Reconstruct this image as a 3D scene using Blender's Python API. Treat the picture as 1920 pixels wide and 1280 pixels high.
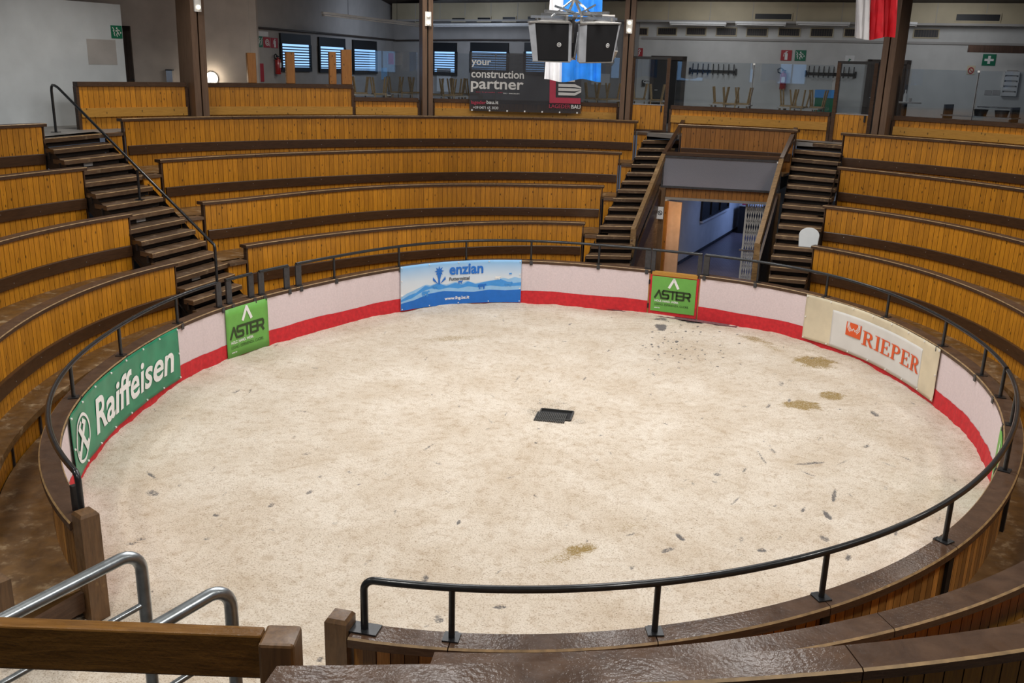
import bpy, bmesh, math, random
import numpy as np
from mathutils import Matrix, Vector
random.seed(7); rng = np.random.default_rng(7)
for _o in list(bpy.data.objects): bpy.data.objects.remove(_o)
scene = bpy.context.scene
COL = scene.collection
PI = math.pi
# ------------------------------------------------------------------ camera
CAM_POS = np.array([-0.345, -13.819, 5.342]); YAW, PITCH, ROLL, FPX = -0.02333, 0.28843, 0.02822, 1747.35
def _axes():
    f = np.array([math.sin(YAW)*math.cos(PITCH), math.cos(YAW)*math.cos(PITCH), -math.sin(PITCH)])
    r = np.array([math.cos(YAW), -math.sin(YAW), 0.0]); u = np.cross(r, f)
    return f, math.cos(ROLL)*r+math.sin(ROLL)*u, -math.sin(ROLL)*r+math.cos(ROLL)*u
CF, CR, CU = _axes()
cam = bpy.data.cameras.new('camera'); cam_o = bpy.data.objects.new('camera', cam); COL.objects.link(cam_o)
cam_o.matrix_world = Matrix(((CR[0], CU[0], -CF[0], CAM_POS[0]), (CR[1], CU[1], -CF[1], CAM_POS[1]), (CR[2], CU[2], -CF[2], CAM_POS[2]), (0, 0, 0, 1)))
cam.sensor_width = 36; cam.lens = FPX/1920*36; cam.clip_start = 0.05; cam.clip_end = 200
scene.camera = cam_o
# ------------------------------------------------------------------ world, lamps, exposure
world = bpy.data.worlds.new('world'); scene.world = world; world.use_nodes = True
world.node_tree.nodes['Background'].inputs[0].default_value = (0.55, 0.65, 0.85, 1)
world.node_tree.nodes['Background'].inputs[1].default_value = 0.10
scene.view_settings.view_transform = 'Standard'; scene.view_settings.look = 'None'
scene.view_settings.gamma = 1.0; scene.view_settings.use_curve_mapping = False
scene.view_settings.exposure = 0.25
def area(name, loc, size, power, col, target=None, spread=PI):
    l = bpy.data.lights.new(name, 'AREA'); l.shape = 'DISK'; l.size = size; l.energy = power; l.color = col; l.spread = spread
    o = bpy.data.objects.new(name, l); COL.objects.link(o); o.location = loc
    if target is not None:
        o.rotation_euler = (Vector(target)-Vector(loc)).to_track_quat('-Z', 'Y').to_euler()
    return o
for i in range(8):                                            # lamps under the roof, above the ring
    la = (i+0.5)*PI/4; lx, ly = 3.8*math.sin(la), 3.8*math.cos(la)+1.0
    area('ring_lamp', (lx, ly, 8.6), 1.3, 124, (1.0, 0.98, 0.955), (lx*0.8, ly*0.8, 0))
for i in range(10):                                           # lamps under the roof, above the seating
    la = (i+0.5)*PI/5; lx, ly = 11.0*math.sin(la), 11.0*math.cos(la)
    area('seating_lamp', (lx, ly, 8.3), 1.0, 72 if ly > -6 else 135, (1.0, 0.96, 0.89), (lx*0.93, ly*0.93, 0), math.radians(140))
# ------------------------------------------------------------------ pixel <-> place helpers (1920 x 1280 frame)
def ray(x, y): return CF+(x-960)/FPX*CR-(y-640)/FPX*CU
def at(x, y, z):
    d = ray(x, y); return CAM_POS+(z-CAM_POS[2])/d[2]*d
def at_r(x, y, r):
    d = ray(x, y); o = CAM_POS; a = d[0]**2+d[1]**2; b = o[0]*d[0]+o[1]*d[1]; c = o[0]**2+o[1]**2-r*r
    return o+(-b+math.sqrt(b*b-a*c))/a*d
def at_depth(x, y, D):
    d = ray(x, y); fl = np.array([CF[0], CF[1], 0]); fl /= np.linalg.norm(fl); return CAM_POS+D/(d@fl)*d
def proj(P):
    d = np.asarray(P, float)-CAM_POS; w = d@CF; return np.array([960+FPX*(d@CR)/w, 640-FPX*(d@CU)/w])
def z_over(P, py):
    lo, hi = -1.0, 9.0
    for _ in range(50):
        m = (lo+hi)/2
        if proj((P[0], P[1], m))[1] > py: lo = m
        else: hi = m
    return lo
def pol(P): return math.atan2(P[0], P[1]), math.hypot(P[0], P[1])
def xy(th, r): return np.array([r*math.sin(th), r*math.cos(th)])
D2R = PI/180
# ------------------------------------------------------------------ materials
def new_mat(name):
    m = bpy.data.materials.new(name); m.use_nodes = True; nt = m.node_tree
    return m, nt, nt.nodes['Principled BSDF']
def N(nt, t, **kw):
    n = nt.nodes.new(t)
    for k, v in kw.items():
        if k == 'inp':
            for kk, vv in v.items(): n.inputs[kk].default_value = vv
        else: setattr(n, k, v)
    return n
def ramp(nt, stops, fac):
    n = nt.nodes.new('ShaderNodeValToRGB'); e = n.color_ramp.elements
    while len(e) < len(stops): e.new(0.5)
    for el, (p, c) in zip(e, stops): el.position = p; el.color = (*c, 1) if len(c) == 3 else c
    nt.links.new(fac, n.inputs[0]); return n.outputs[0]
def mixc(nt, fac, a, b, mode='MIX'):
    n = nt.nodes.new('ShaderNodeMix'); n.data_type = 'RGBA'; n.blend_type = mode
    for i, v in ((0, fac), (6, a), (7, b)):
        if hasattr(v, 'is_linked') or hasattr(v, 'links'): nt.links.new(v, n.inputs[i])
        else: n.inputs[i].default_value = v if i == 0 else (*v, 1)
    return n.outputs[2]
def bump(nt, bsdf, h, strength, dist=0.01):
    b = nt.nodes.new('ShaderNodeBump'); b.inputs['Strength'].default_value = strength; b.inputs['Distance'].default_value = dist
    nt.links.new(h, b.inputs['Height']); nt.links.new(b.outputs[0], bsdf.inputs['Normal'])
def plain(name, col, rough=0.5, metal=0.0, var=0.12, scale=8.0, bmp=0.0, coat=0.0):
    m, nt, b = new_mat(name)
    tc = N(nt, 'ShaderNodeTexCoord'); no = N(nt, 'ShaderNodeTexNoise', inp={'Scale': scale, 'Detail': 5.0})
    nt.links.new(tc.outputs['Object'], no.inputs['Vector'])
    c = ramp(nt, [(0.3, tuple(x*(1-var) for x in col)), (0.7, tuple(min(1, x*(1+var)) for x in col))], no.outputs[0])
    nt.links.new(c, b.inputs['Base Color']); b.inputs['Roughness'].default_value = rough; b.inputs['Metallic'].default_value = metal
    b.inputs['Coat Weight'].default_value = coat
    if bmp: bump(nt, b, no.outputs[0], bmp)
    return m
def wood(name, dark, light, rough=0.45, stretch=(60, 60, 4), knots=True, wear=None, rnd=0.25, coat=0.0, worn_lo=0.55, gloss_bump=False):
    """grain along local Z (stretch) ; per-object random shade; optional worn patches"""
    m, nt, b = new_mat(name)
    tc = N(nt, 'ShaderNodeTexCoord'); oi = N(nt, 'ShaderNodeObjectInfo')
    addv = N(nt, 'ShaderNodeVectorMath', operation='ADD'); mul = N(nt, 'ShaderNodeVectorMath', operation='SCALE')
    comb = N(nt, 'ShaderNodeCombineXYZ')
    for i in range(3): nt.links.new(oi.outputs['Random'], comb.inputs[i])
    nt.links.new(comb.outputs[0], mul.inputs[0]); mul.inputs['Scale'].default_value = 37.0
    nt.links.new(tc.outputs['Object'], addv.inputs[0]); nt.links.new(mul.outputs[0], addv.inputs[1])
    mp = N(nt, 'ShaderNodeMapping'); mp.inputs['Scale'].default_value = stretch; nt.links.new(addv.outputs[0], mp.inputs['Vector'])
    g = N(nt, 'ShaderNodeTexNoise', inp={'Scale': 1.0, 'Detail': 6.0, 'Roughness': 0.6, 'Distortion': 0.6}); nt.links.new(mp.outputs[0], g.inputs['Vector'])
    c = ramp(nt, [(0.28, dark), (0.5, tuple((a+q)/2 for a, q in zip(dark, light))), (0.72, light)], g.outputs[0])
    if knots:
        kp = N(nt, 'ShaderNodeMapping'); kp.inputs['Scale'].default_value = (9, 9, 4.5); nt.links.new(addv.outputs[0], kp.inputs['Vector'])
        vo = N(nt, 'ShaderNodeTexVoronoi', inp={'Scale': 1.0, 'Randomness': 1.0}); nt.links.new(kp.outputs[0], vo.inputs['Vector'])
        kf = ramp(nt, [(0.07, (1, 1, 1)), (0.17, (0, 0, 0))], vo.outputs['Distance'])
        c = mixc(nt, kf, c, tuple(x*0.28 for x in dark))
    rv = N(nt, 'ShaderNodeMapRange', inp={'To Min': 1-rnd, 'To Max': 1+rnd}); nt.links.new(oi.outputs['Random'], rv.inputs[0])
    hs = N(nt, 'ShaderNodeHueSaturation'); nt.links.new(c, hs.inputs['Color']); nt.links.new(rv.outputs[0], hs.inputs['Value'])
    c = hs.outputs[0]
    if wear:
        wn = N(nt, 'ShaderNodeTexNoise', inp={'Scale': 3.2, 'Detail': 9.0, 'Roughness': 0.72}); nt.links.new(tc.outputs['Object'], wn.inputs['Vector'])
        wf = ramp(nt, [(worn_lo, (0, 0, 0)), (worn_lo+0.13, (1, 1, 1))], wn.outputs[0])
        c = mixc(nt, wf, c, wear)
        rr = ramp(nt, [(0.4, (rough*0.75,)*3), (0.7, (min(1, rough*1.7),)*3)], wn.outputs[0]); nt.links.new(rr, b.inputs['Roughness'])
    else: b.inputs['Roughness'].default_value = rough
    nt.links.new(c, b.inputs['Base Color']); b.inputs['Coat Weight'].default_value = coat; b.inputs['Coat Roughness'].default_value = 0.25
    if gloss_bump:
        gb = N(nt, 'ShaderNodeTexNoise', inp={'Scale': 34.0, 'Detail': 3.0}); nt.links.new(tc.outputs['Object'], gb.inputs['Vector'])
        ad = N(nt, 'ShaderNodeMath', operation='ADD'); nt.links.new(gb.outputs[0], ad.inputs[0]); nt.links.new(g.outputs[0], ad.inputs[1]); bump(nt, b, ad.outputs[0], 0.35, 0.006); b.inputs['Specular IOR Level'].default_value = 0.18; b.inputs['Coat Roughness'].default_value = 0.13; nt.links.new(b.inputs['Normal'].links[0].from_socket, b.inputs['Coat Normal'])
    else: bump(nt, b, g.outputs[0], 0.15, 0.004)
    return m
M = {}
M['amber'] = wood('amber_boards', (0.37, 0.135, 0.007), (0.62, 0.265, 0.014), 0.4, rnd=0.15, coat=0.12)
M['amber_red'] = wood('reddish_boards', (0.23, 0.085, 0.012), (0.40, 0.165, 0.03), 0.45, rnd=0.13)
M['amber_light'] = wood('light_pine', (0.40, 0.19, 0.025), (0.55, 0.28, 0.045), 0.45, (5, 5, 60), rnd=0.08)
M['cap'] = wood('dark_cap_wood', (0.050, 0.026, 0.015), (0.095, 0.052, 0.030), 0.5, (5, 5, 40), knots=False, wear=(0.19, 0.125, 0.08), worn_lo=0.64, rnd=0.12, coat=0.22, gloss_bump=True)
M['back'] = wood('dark_backrest_wood', (0.038, 0.017, 0.007), (0.075, 0.034, 0.014), 0.36, (5, 5, 40), knots=False, rnd=0.1, coat=0.2)
M['tread'] = wood('worn_tread_wood', (0.060, 0.034, 0.018), (0.14, 0.082, 0.045), 0.42, (5, 5, 40), knots=False, wear=(0.26, 0.18, 0.10), worn_lo=0.57, rnd=0.3, coat=0.12)
M['deck'] = wood('worn_deck_wood', (0.095, 0.046, 0.014), (0.20, 0.105, 0.034), 0.42, (6, 6, 20), knots=False, wear=(0.38, 0.27, 0.15), worn_lo=0.54, rnd=0.12, coat=0.1)
M['beam'] = wood('brown_beam_wood', (0.10, 0.044, 0.010), (0.23, 0.108, 0.025), 0.4, (3, 30, 30), knots=False, wear=(0.32, 0.19, 0.07), worn_lo=0.64, rnd=0.1, coat=0.12, gloss_bump=True)
M['beamv'] = wood('brown_post_wood', (0.085, 0.044, 0.018), (0.19, 0.10, 0.040), 0.45, (25, 25, 3), knots=False, wear=(0.30, 0.19, 0.08), worn_lo=0.60, rnd=0.1, coat=0.08)
M['rail_wood'] = wood('worn_gold_rail_wood', (0.13, 0.070, 0.024), (0.28, 0.165, 0.065), 0.45, (3, 30, 30), knots=False, wear=(0.34, 0.22, 0.10), worn_lo=0.56, rnd=0.1)
M['edge'] = plain('rubbed_wood_edge', (0.30, 0.19, 0.085), 0.5, var=0.35, scale=14)
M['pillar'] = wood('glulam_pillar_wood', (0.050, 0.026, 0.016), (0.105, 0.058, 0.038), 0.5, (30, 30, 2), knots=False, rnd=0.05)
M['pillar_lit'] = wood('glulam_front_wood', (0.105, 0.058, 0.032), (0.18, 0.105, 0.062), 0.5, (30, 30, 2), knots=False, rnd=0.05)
M['outer'] = wood('mixed_outer_boards', (0.24, 0.10, 0.02), (0.46, 0.22, 0.05), 0.45, rnd=0.55, knots=False)
M['groove'] = plain('dark_board_groove', (0.075, 0.028, 0.004), 0.7)  # darker brown on the recessed faces of the board joints
M['shade_board'] = plain('dark_shade_wood', (0.020, 0.012, 0.008), 0.7)  # near-black, painted shade behind and under the stair treads
M['dark'] = plain('dark_void_wood', (0.010, 0.007, 0.005), 0.8)
M['steel'] = plain('black_painted_steel', (0.022, 0.024, 0.027), 0.33, 0.35, 0.25, 20, coat=0.2)
M['steel_grey'] = plain('grey_steel', (0.06, 0.06, 0.065), 0.42, 0.5, 0.2, 14)
M['galv'] = plain('galvanised_steel', (0.42, 0.46, 0.49), 0.33, 0.9, 0.25, 12)
M['cheek'] = plain('light_grey_cheek', (0.42, 0.44, 0.47), 0.4, 0.2)
M['chrome'] = plain('chrome', (0.75, 0.75, 0.74), 0.22, 0.9, 0.1)
M['white_cloth'] = plain('pale_cloth', (0.72, 0.61, 0.62), 0.85, var=0.06, scale=30, bmp=0.15)
M['red_cloth'] = plain('red_cloth', (0.60, 0.022, 0.030), 0.8, var=0.15, scale=14, bmp=0.2)
M['red'] = plain('red_paint', (0.58, 0.02, 0.03), 0.4)
M['white'] = plain('white_paint', (0.78, 0.78, 0.77), 0.5, var=0.04)
M['white_print'] = plain('white_print', (0.86, 0.86, 0.84), 0.6, var=0.03)
M['grey_print'] = plain('light_grey_print', (0.62, 0.62, 0.61), 0.6, var=0.03)
M['black'] = plain('black_plastic', (0.008, 0.008, 0.009), 0.5)
M['charcoal'] = plain('charcoal_vinyl', (0.028, 0.028, 0.032), 0.42, var=0.2, scale=3)
M['green_print'] = plain('lime_green_print', (0.15, 0.42, 0.075), 0.5, var=0.05)
M['dkgreen_print'] = plain('dark_olive_print', (0.025, 0.05, 0.012), 0.5, var=0.05)
M['teal'] = plain('bank_green_vinyl', (0.018, 0.225, 0.115), 0.36, var=0.2, scale=2.5)
M['blue_print'] = plain('blue_print', (0.01, 0.16, 0.60), 0.45, var=0.06)
M['blue_mid'] = plain('mid_blue_print', (0.06, 0.32, 0.78), 0.45, var=0.06)
M['blue_pale'] = plain('pale_blue_print', (0.30, 0.56, 0.86), 0.45, var=0.06)
M['cream'] = plain('cream_vinyl', (0.66, 0.58, 0.42), 0.5, var=0.14, scale=2.0)
M['cream_white'] = plain('greyish_white_vinyl', (0.70, 0.69, 0.66), 0.5, var=0.05, scale=2.0)
M['orange'] = plain('orange_red_print', (0.72, 0.10, 0.02), 0.5, var=0.05)
M['crimson'] = plain('crimson_print', (0.45, 0.03, 0.07), 0.5, var=0.05)
M['plaster'] = plain('white_plaster', (0.62, 0.62, 0.60), 0.85, var=0.05, scale=3, bmp=0.1)
M['plaster_pink'] = plain('pinkish_plaster', (0.60, 0.53, 0.47), 0.85, var=0.08, scale=2.5, bmp=0.12)
M['plaster_cool'] = plain('cool_partition_plaster', (0.60, 0.64, 0.66), 0.8, var=0.06, scale=2, bmp=0.1)
M['plaster_grey'] = plain('greyish_plaster', (0.42, 0.40, 0.38), 0.85, var=0.08, scale=2, bmp=0.1)
M['duct'] = plain('beige_duct', (0.50, 0.43, 0.29), 0.6, var=0.08, scale=2)
M['stone_floor'] = plain('gallery_floor', (0.20, 0.19, 0.18), 0.5, var=0.2, scale=2)
M['concrete'] = plain('grey_ground', (0.12, 0.11, 0.10), 0.8, var=0.2, scale=3)
M['ceil'] = wood('dark_ceiling_wood', (0.022, 0.014, 0.010), (0.045, 0.028, 0.02), 0.7, (1.5, 9, 9), knots=False, rnd=0.0)
M['sign_green'] = plain('sign_green', (0.005, 0.17, 0.085), 0.45, var=0.04)
M['sign_red'] = plain('sign_red', (0.42, 0.02, 0.03), 0.45, var=0.04)
M['ext_red'] = plain('extinguisher_red', (0.38, 0.02, 0.02), 0.3, coat=0.4)
M['pine_leg'] = plain('chair_leg_wood', (0.36, 0.24, 0.11), 0.5, var=0.25, scale=20)
M['door_wood'] = plain('dark_door_wood', (0.055, 0.040, 0.032), 0.5, var=0.2, scale=4)
M['door_peach'] = plain('peach_door', (0.66, 0.40, 0.24), 0.6, var=0.06)
M['flag_blue'] = plain('blue_flag_cloth', (0.012, 0.20, 0.66), 0.7, var=0.15, scale=5, bmp=0.2)
M['flag_white'] = plain('white_flag_cloth', (0.74, 0.74, 0.76), 0.8, var=0.05, scale=5, bmp=0.2)
M['flag_red'] = plain('red_flag_cloth', (0.72, 0.012, 0.025), 0.7, var=0.1, scale=5, bmp=0.2)
M['seat_pad'] = plain('pale_grey_plastic', (0.60, 0.63, 0.64), 0.45, var=0.03)
M['kraft'] = plain('aluminium_trim', (0.36, 0.34, 0.31), 0.4, 0.6)
def emis(name, col, strength):
    m, nt, b = new_mat(name); b.inputs['Base Color'].default_value = (*[c*0.5 for c in col], 1)
    b.inputs['Emission Color'].default_value = (*col, 1); b.inputs['Emission Strength'].default_value = strength
    return m
M['daylight'] = emis('window_daylight', (0.30, 0.55, 0.95), 1.15)
M['bulb'] = emis('lamp_bulb', (1.0, 0.86, 0.66), 14.0)
M['bulb_small'] = emis('lamp_bulb_small', (1.0, 0.9, 0.72), 1.2)
def glass(name, tint, refl=1.0, rough=0.02):
    m = bpy.data.materials.new(name); m.use_nodes = True; nt = m.node_tree; nt.nodes.clear()
    out = N(nt, 'ShaderNodeOutputMaterial'); tr = N(nt, 'ShaderNodeBsdfTransparent'); gl = N(nt, 'ShaderNodeBsdfGlossy')
    tr.inputs[0].default_value = (*tint, 1); gl.inputs['Roughness'].default_value = rough
    fr = N(nt, 'ShaderNodeFresnel', inp={'IOR': 1.5}); ml = N(nt, 'ShaderNodeMath', operation='MULTIPLY', inp={1: refl}); ml.use_clamp = True
    mx = N(nt, 'ShaderNodeMixShader'); nt.links.new(fr.outputs[0], ml.inputs[0]); nt.links.new(ml.outputs[0], mx.inputs[0])
    nt.links.new(tr.outputs[0], mx.inputs[1]); nt.links.new(gl.outputs[0], mx.inputs[2]); nt.links.new(mx.outputs[0], out.inputs[0])
    return m
M['glass'] = glass('clear_glass', (0.90, 0.93, 0.95), 1.8)
m, nt, b = new_mat('grey_mesh_screen'); M['screen'] = m
tc = N(nt, 'ShaderNodeTexCoord'); wv = N(nt, 'ShaderNodeTexChecker', inp={'Scale': 90.0, 'Color1': (0.24, 0.25, 0.29, 1), 'Color2': (0.16, 0.17, 0.20, 1)})
nt.links.new(tc.outputs['Object'], wv.inputs[0]); nt.links.new(wv.outputs[0], b.inputs['Base Color']); b.inputs['Roughness'].default_value = 0.12
b.inputs['Specular IOR Level'].default_value = 0.8
# corridor tiles: bluish brick-laid tiles
m, nt, b = new_mat('corridor_tiles'); M['tile'] = m
tc = N(nt, 'ShaderNodeTexCoord'); bt = N(nt, 'ShaderNodeTexBrick', inp={'Scale': 3.0, 'Color1': (0.22, 0.17, 0.17, 1), 'Color2': (0.17, 0.13, 0.14, 1), 'Mortar': (0.10, 0.08, 0.09, 1), 'Mortar Size': 0.03})
nt.links.new(tc.outputs['Object'], bt.inputs[0]); nt.links.new(bt.outputs[0], b.inputs['Base Color']); b.inputs['Roughness'].default_value = 0.3
# ------------------------------------------------------------------ mesh builders
class MB:
    def __init__(s): s.v = []; s.f = []
    def add(s, vs, fs):
        k = len(s.v); s.v += [tuple(map(float, p)) for p in vs]; s.f += [tuple(i+k for i in f) for f in fs]; return s
    def box(s, c, size, rz=0.0, ax=None):
        hx, hy, hz = (d/2 for d in size)
        pts = np.array([(sx*hx, sy*hy, sz*hz) for sz in (-1, 1) for sx, sy in ((-1, -1), (1, -1), (1, 1), (-1, 1))])
        if ax is None:
            cz, sz_ = math.cos(rz), math.sin(rz); A = np.array([[cz, -sz_, 0], [sz_, cz, 0], [0, 0, 1]])
        else: A = np.array(ax, float)
        pts = pts@A+np.asarray(c, float)
        return s.add(pts, [(0, 3, 2, 1), (4, 5, 6, 7), (0, 1, 5, 4), (1, 2, 6, 5), (2, 3, 7, 6), (3, 0, 4, 7)])
    def bar(s, a, b, w, h, up=(0, 0, 1)):
        a = np.asarray(a, float); b = np.asarray(b, float); d = b-a; L = np.linalg.norm(d); d = d/L
        side = np.cross(d, up); side /= np.linalg.norm(side); u = np.cross(side, d)
        return s.box((a+b)/2, (L, w, h), ax=(d, side, u))
    def tube(s, path, r, n=10, closed=False, caps=True):
        P = [np.asarray(p, float) for p in path]; m = len(P); rings = []
        up = np.array([0, 0, 1.0]); prev = None
        for i in range(m):
            if closed: t = P[(i+1) % m]-P[i-1]
            else: t = P[min(i+1, m-1)]-P[max(i-1, 0)]
            t = t/np.linalg.norm(t)
            if prev is None:
                ref = up if abs(t[2]) < 0.95 else np.array([1.0, 0, 0]); a = np.cross(t, ref)
            else: a = prev-t*(prev@t)
            a /= np.linalg.norm(a); prev = a; c = np.cross(t, a)
            rings.append([P[i]+r*(math.cos(2*PI*k/n)*a+math.sin(2*PI*k/n)*c) for k in range(n)])
        vs = [p for rg in rings for p in rg]; fs = []
        for i in range(m if closed else m-1):
            j = (i+1) % m
            for k in range(n): fs.append((i*n+k, i*n+(k+1) % n, j*n+(k+1) % n, j*n+k))
        if not closed and caps: fs += [tuple(range(n))[::-1], tuple((m-1)*n+k for k in range(n))]
        return s.add(vs, fs)
    def lathe(s, c, prof, n=14):
        vs = []; fs = []; m = len(prof)
        for r, z in prof:
            for k in range(n): vs.append((c[0]+r*math.cos(2*PI*k/n), c[1]+r*math.sin(2*PI*k/n), c[2]+z))
        for i in range(m-1):
            for k in range(n): fs.append((i*n+k, i*n+(k+1) % n, (i+1)*n+(k+1) % n, (i+1)*n+k))
        fs += [tuple(range(n))[::-1], tuple((m-1)*n+k for k in range(n))]
        return s.add(vs, fs)
    def poly(s, pts, nrm, t):
        """flat polygon pts (3-D, ordered) thickened along nrm by t"""
        n = len(pts); nrm = np.asarray(nrm, float)
        vs = [np.asarray(p, float) for p in pts]; vs += [p+nrm*t for p in vs]
        fs = [tuple(range(n))[::-1], tuple(range(n, 2*n))]+[(i, (i+1) % n, n+(i+1) % n, n+i) for i in range(n)]
        return s.add(vs, fs)
    def sweep(s, ths, rf, prof, close_ends=True):
        """prof: closed polygon of (dr, z); follows plan curve rf(theta)"""
        n = len(prof); vs = []; fs = []
        for th in ths:
            r0 = rf(th)
            for dr, z in prof: vs.append(((r0+dr)*math.sin(th), (r0+dr)*math.cos(th), z))
        m = len(ths)
        for i in range(m-1):
            for k in range(n): fs.append((i*n+k, i*n+(k+1) % n, (i+1)*n+(k+1) % n, (i+1)*n+k))
        if close_ends: fs += [tuple(range(n))[::-1], tuple((m-1)*n+k for k in range(n))]
        return s.add(vs, fs)
    def build(s, name, mat, parent=None, smooth=False, edge=None):
        me = bpy.data.meshes.new(name); org = np.zeros(3)
        V = np.array(s.v)
        if parent is not None: org = np.array(parent.get('_o', (0, 0, 0)), float) if False else np.array(ORG.get(parent.name, (0, 0, 0)), float)
        me.from_pydata([tuple(p-org) for p in V], [], s.f); me.update()
        bm = bmesh.new(); bm.from_mesh(me); bmesh.ops.recalc_face_normals(bm, faces=bm.faces); bm.to_mesh(me); bm.free()
        me.materials.append(M[mat] if isinstance(mat, str) else mat)
        if smooth:
            me.polygons.foreach_set('use_smooth', [True]*len(me.polygons))
            try: me.set_sharp_from_angle(angle=math.radians(40))
            except Exception: pass
        if edge:                                          # edge = (profile count, profile sides that are rubbed, number of side faces)
            me.materials.append(M['edge'])
            for p_ in me.polygons:
                if p_.index < edge[2] and p_.index % edge[0] in edge[1]: p_.material_index = 1
        o = bpy.data.objects.new(name, me); COL.objects.link(o)
        if parent is not None: o.parent = parent
        ORG[o.name] = tuple(org)
        return o
ORG = {}
def tag(o, label=None, cat=None, group=None, kind=None):
    if label: o['label'] = label
    if cat: o['category'] = cat
    if group: o['group'] = group
    if kind: o['kind'] = kind
    return o
def thing(name, loc, label=None, cat=None, group=None, kind=None):
    o = bpy.data.objects.new(name, None); COL.objects.link(o); o.location = tuple(map(float, loc)); o.empty_display_size = 0.1
    ORG[o.name] = tuple(map(float, loc)); return tag(o, label, cat, group, kind)
def inst(src_mesh, name, loc, rz, parent):
    o = bpy.data.objects.new(name, src_mesh); COL.objects.link(o); org = np.array(ORG.get(parent.name, (0, 0, 0)))
    o.location = tuple(np.asarray(loc, float)-org); o.rotation_euler = (0, 0, rz); o.parent = parent; return o
# ------------------------------------------------------------------ text and stroke lettering -> 2-D triangles
def text2d(txt, size=1.0, bold=0.0, shear=0.0, sx=1.0, align='LEFT', spacing=1.0):
    cu = bpy.data.curves.new('t', 'FONT'); cu.body = txt; cu.size = size; cu.offset = bold; cu.shear = shear; cu.align_x = align
    cu.space_character = spacing; cu.resolution_u = 4
    o = bpy.data.objects.new('t', cu); COL.objects.link(o); dg = bpy.context.evaluated_depsgraph_get(); dg.update()
    me = o.evaluated_get(dg).to_mesh()
    vs = np.array([(v.co.x*sx, v.co.y) for v in me.vertices]) if len(me.vertices) else np.zeros((0, 2)); fs = [tuple(p.vertices) for p in me.polygons]
    o.evaluated_get(dg).to_mesh_clear(); bpy.data.objects.remove(o); bpy.data.curves.remove(cu)
    return vs, fs
def fit2d(t, x0, y0, x1, y1):
    """scale 2-D shape into a rectangle"""
    vs, fs = t; mn = vs.min(0); mx = vs.max(0)
    return (vs-mn)/(mx-mn)*np.array([x1-x0, y1-y0])+np.array([x0, y0]), fs
def strokes2d(lines, w):
    vs = []; fs = []
    for ln in lines:
        ww = w
        if isinstance(ln, tuple) and len(ln) == 2 and isinstance(ln[1], (int, float)) and isinstance(ln[0], list): ln, ww = ln
        for a, b in zip(ln[:-1], ln[1:]):
            a = np.array(a, float); b = np.array(b, float); d = b-a; L = np.linalg.norm(d)
            if L < 1e-6: continue
            d /= L; n = np.array([-d[1], d[0]])*ww/2; e = d*ww*0.32
            k = len(vs); vs += [a-e-n, b+e-n, b+e+n, a-e+n]; fs.append((k, k+1, k+2, k+3))
    return np.array(vs), fs
def join2d(*ts):
    V = []; F = []; k = 0
    for v, f in ts:
        V.append(np.asarray(v)); F += [tuple(i+k for i in q) for q in f]; k += len(v)
    return np.concatenate(V), F
def poly2d(pts): return np.array(pts, float), [tuple(range(len(pts)))]
def emit2d(t, place, name, mat, parent, lift=0.006):
    """place(u,v,d)->xyz ; d = distance proud of the surface"""
    vs, fs = t; mb = MB(); mb.v = [tuple(place(u, v, lift)) for u, v in vs]; mb.f = list(fs)
    me = bpy.data.meshes.new(name); org = np.array(ORG.get(parent.name, (0, 0, 0)))
    me.from_pydata([tuple(np.array(p)-org) for p in mb.v], [], mb.f); me.update(); me.materials.append(M[mat])
    o = bpy.data.objects.new(name, me); COL.objects.link(o); o.parent = parent; ORG[o.name] = tuple(org); return o
# ================================================================== ring plan curve (egg-shaped ring, measured)
RAIL_Z, CAP_Z = 1.467, 1.02
_rail = [(850.6,1093),(1160,1092),(1231,1083),(1546,1028.6),(1778,931),(1845,865.6),(1885,820),(1901,750),(1896.6,720.6),(1879.6,690),(1845,648.5),(1766,598.6),(1668,550.5),(1549,516),(1460,497),(400,533),(484,511.5),(550,497),(625,481.6),(750,463),(875,452),(997,452),(297,574),(228,610),(140.6,682),(105,741),(101,787),(112.5,825),(130,857),(149,880),(1124,460),(1224.6,468),(1320,478),(1423.5,491),(706,1084)]
_floor = [(175,858),(259,772),(334,724),(447,665),(525,638),(600,619),(644,607.5),(747,582.5),(978,566),(1100,575),(1215,586),(1315.6,600),(1387.5,611),(1507,636),(1590.6,667),(1680,707),(1759,763.6),(1803.8,813.4),(1845,875)]
_pts = [(*pol(at(x, y, RAIL_Z)), 1.0) for x, y in _rail]+[(*pol(at(x, y, 0.03)), 0.6) for x, y in _floor]
_NH = 7
def _basis(th):
    th = np.atleast_1d(th); return np.stack([np.ones_like(th)]+[g(k*th) for k in range(1, _NH+1) for g in (np.cos, np.sin)], 1)
_A = _basis(np.array([p[0] for p in _pts])); _w = np.array([p[2] for p in _pts]); _b = np.array([p[1] for p in _pts])
_reg = np.array([0]+[0.02*k*k for k in range(1, _NH+1) for _ in (0, 1)])
_ring_c = np.linalg.solve((_A*_w[:, None]).T@_A+np.diag(_reg), (_A*_w[:, None]).T@_b)
def rR_np(th): return _basis(th)@_ring_c
def rR(th): return float(rR_np(th)[0])
def th_rail(x, y): return pol(at(x, y, RAIL_Z))[0]
def wrap(t, lo=-141*D2R):
    while t < lo-1e-6: t += 2*PI
    return t
TH_L = pol(at(165, 950, 1.12))[0]; TH_R = pol(at(668, 1150, 1.12))[0]+2*PI      # the two ends of the barrier at the entrance
WALK_Z = 0.28
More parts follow.
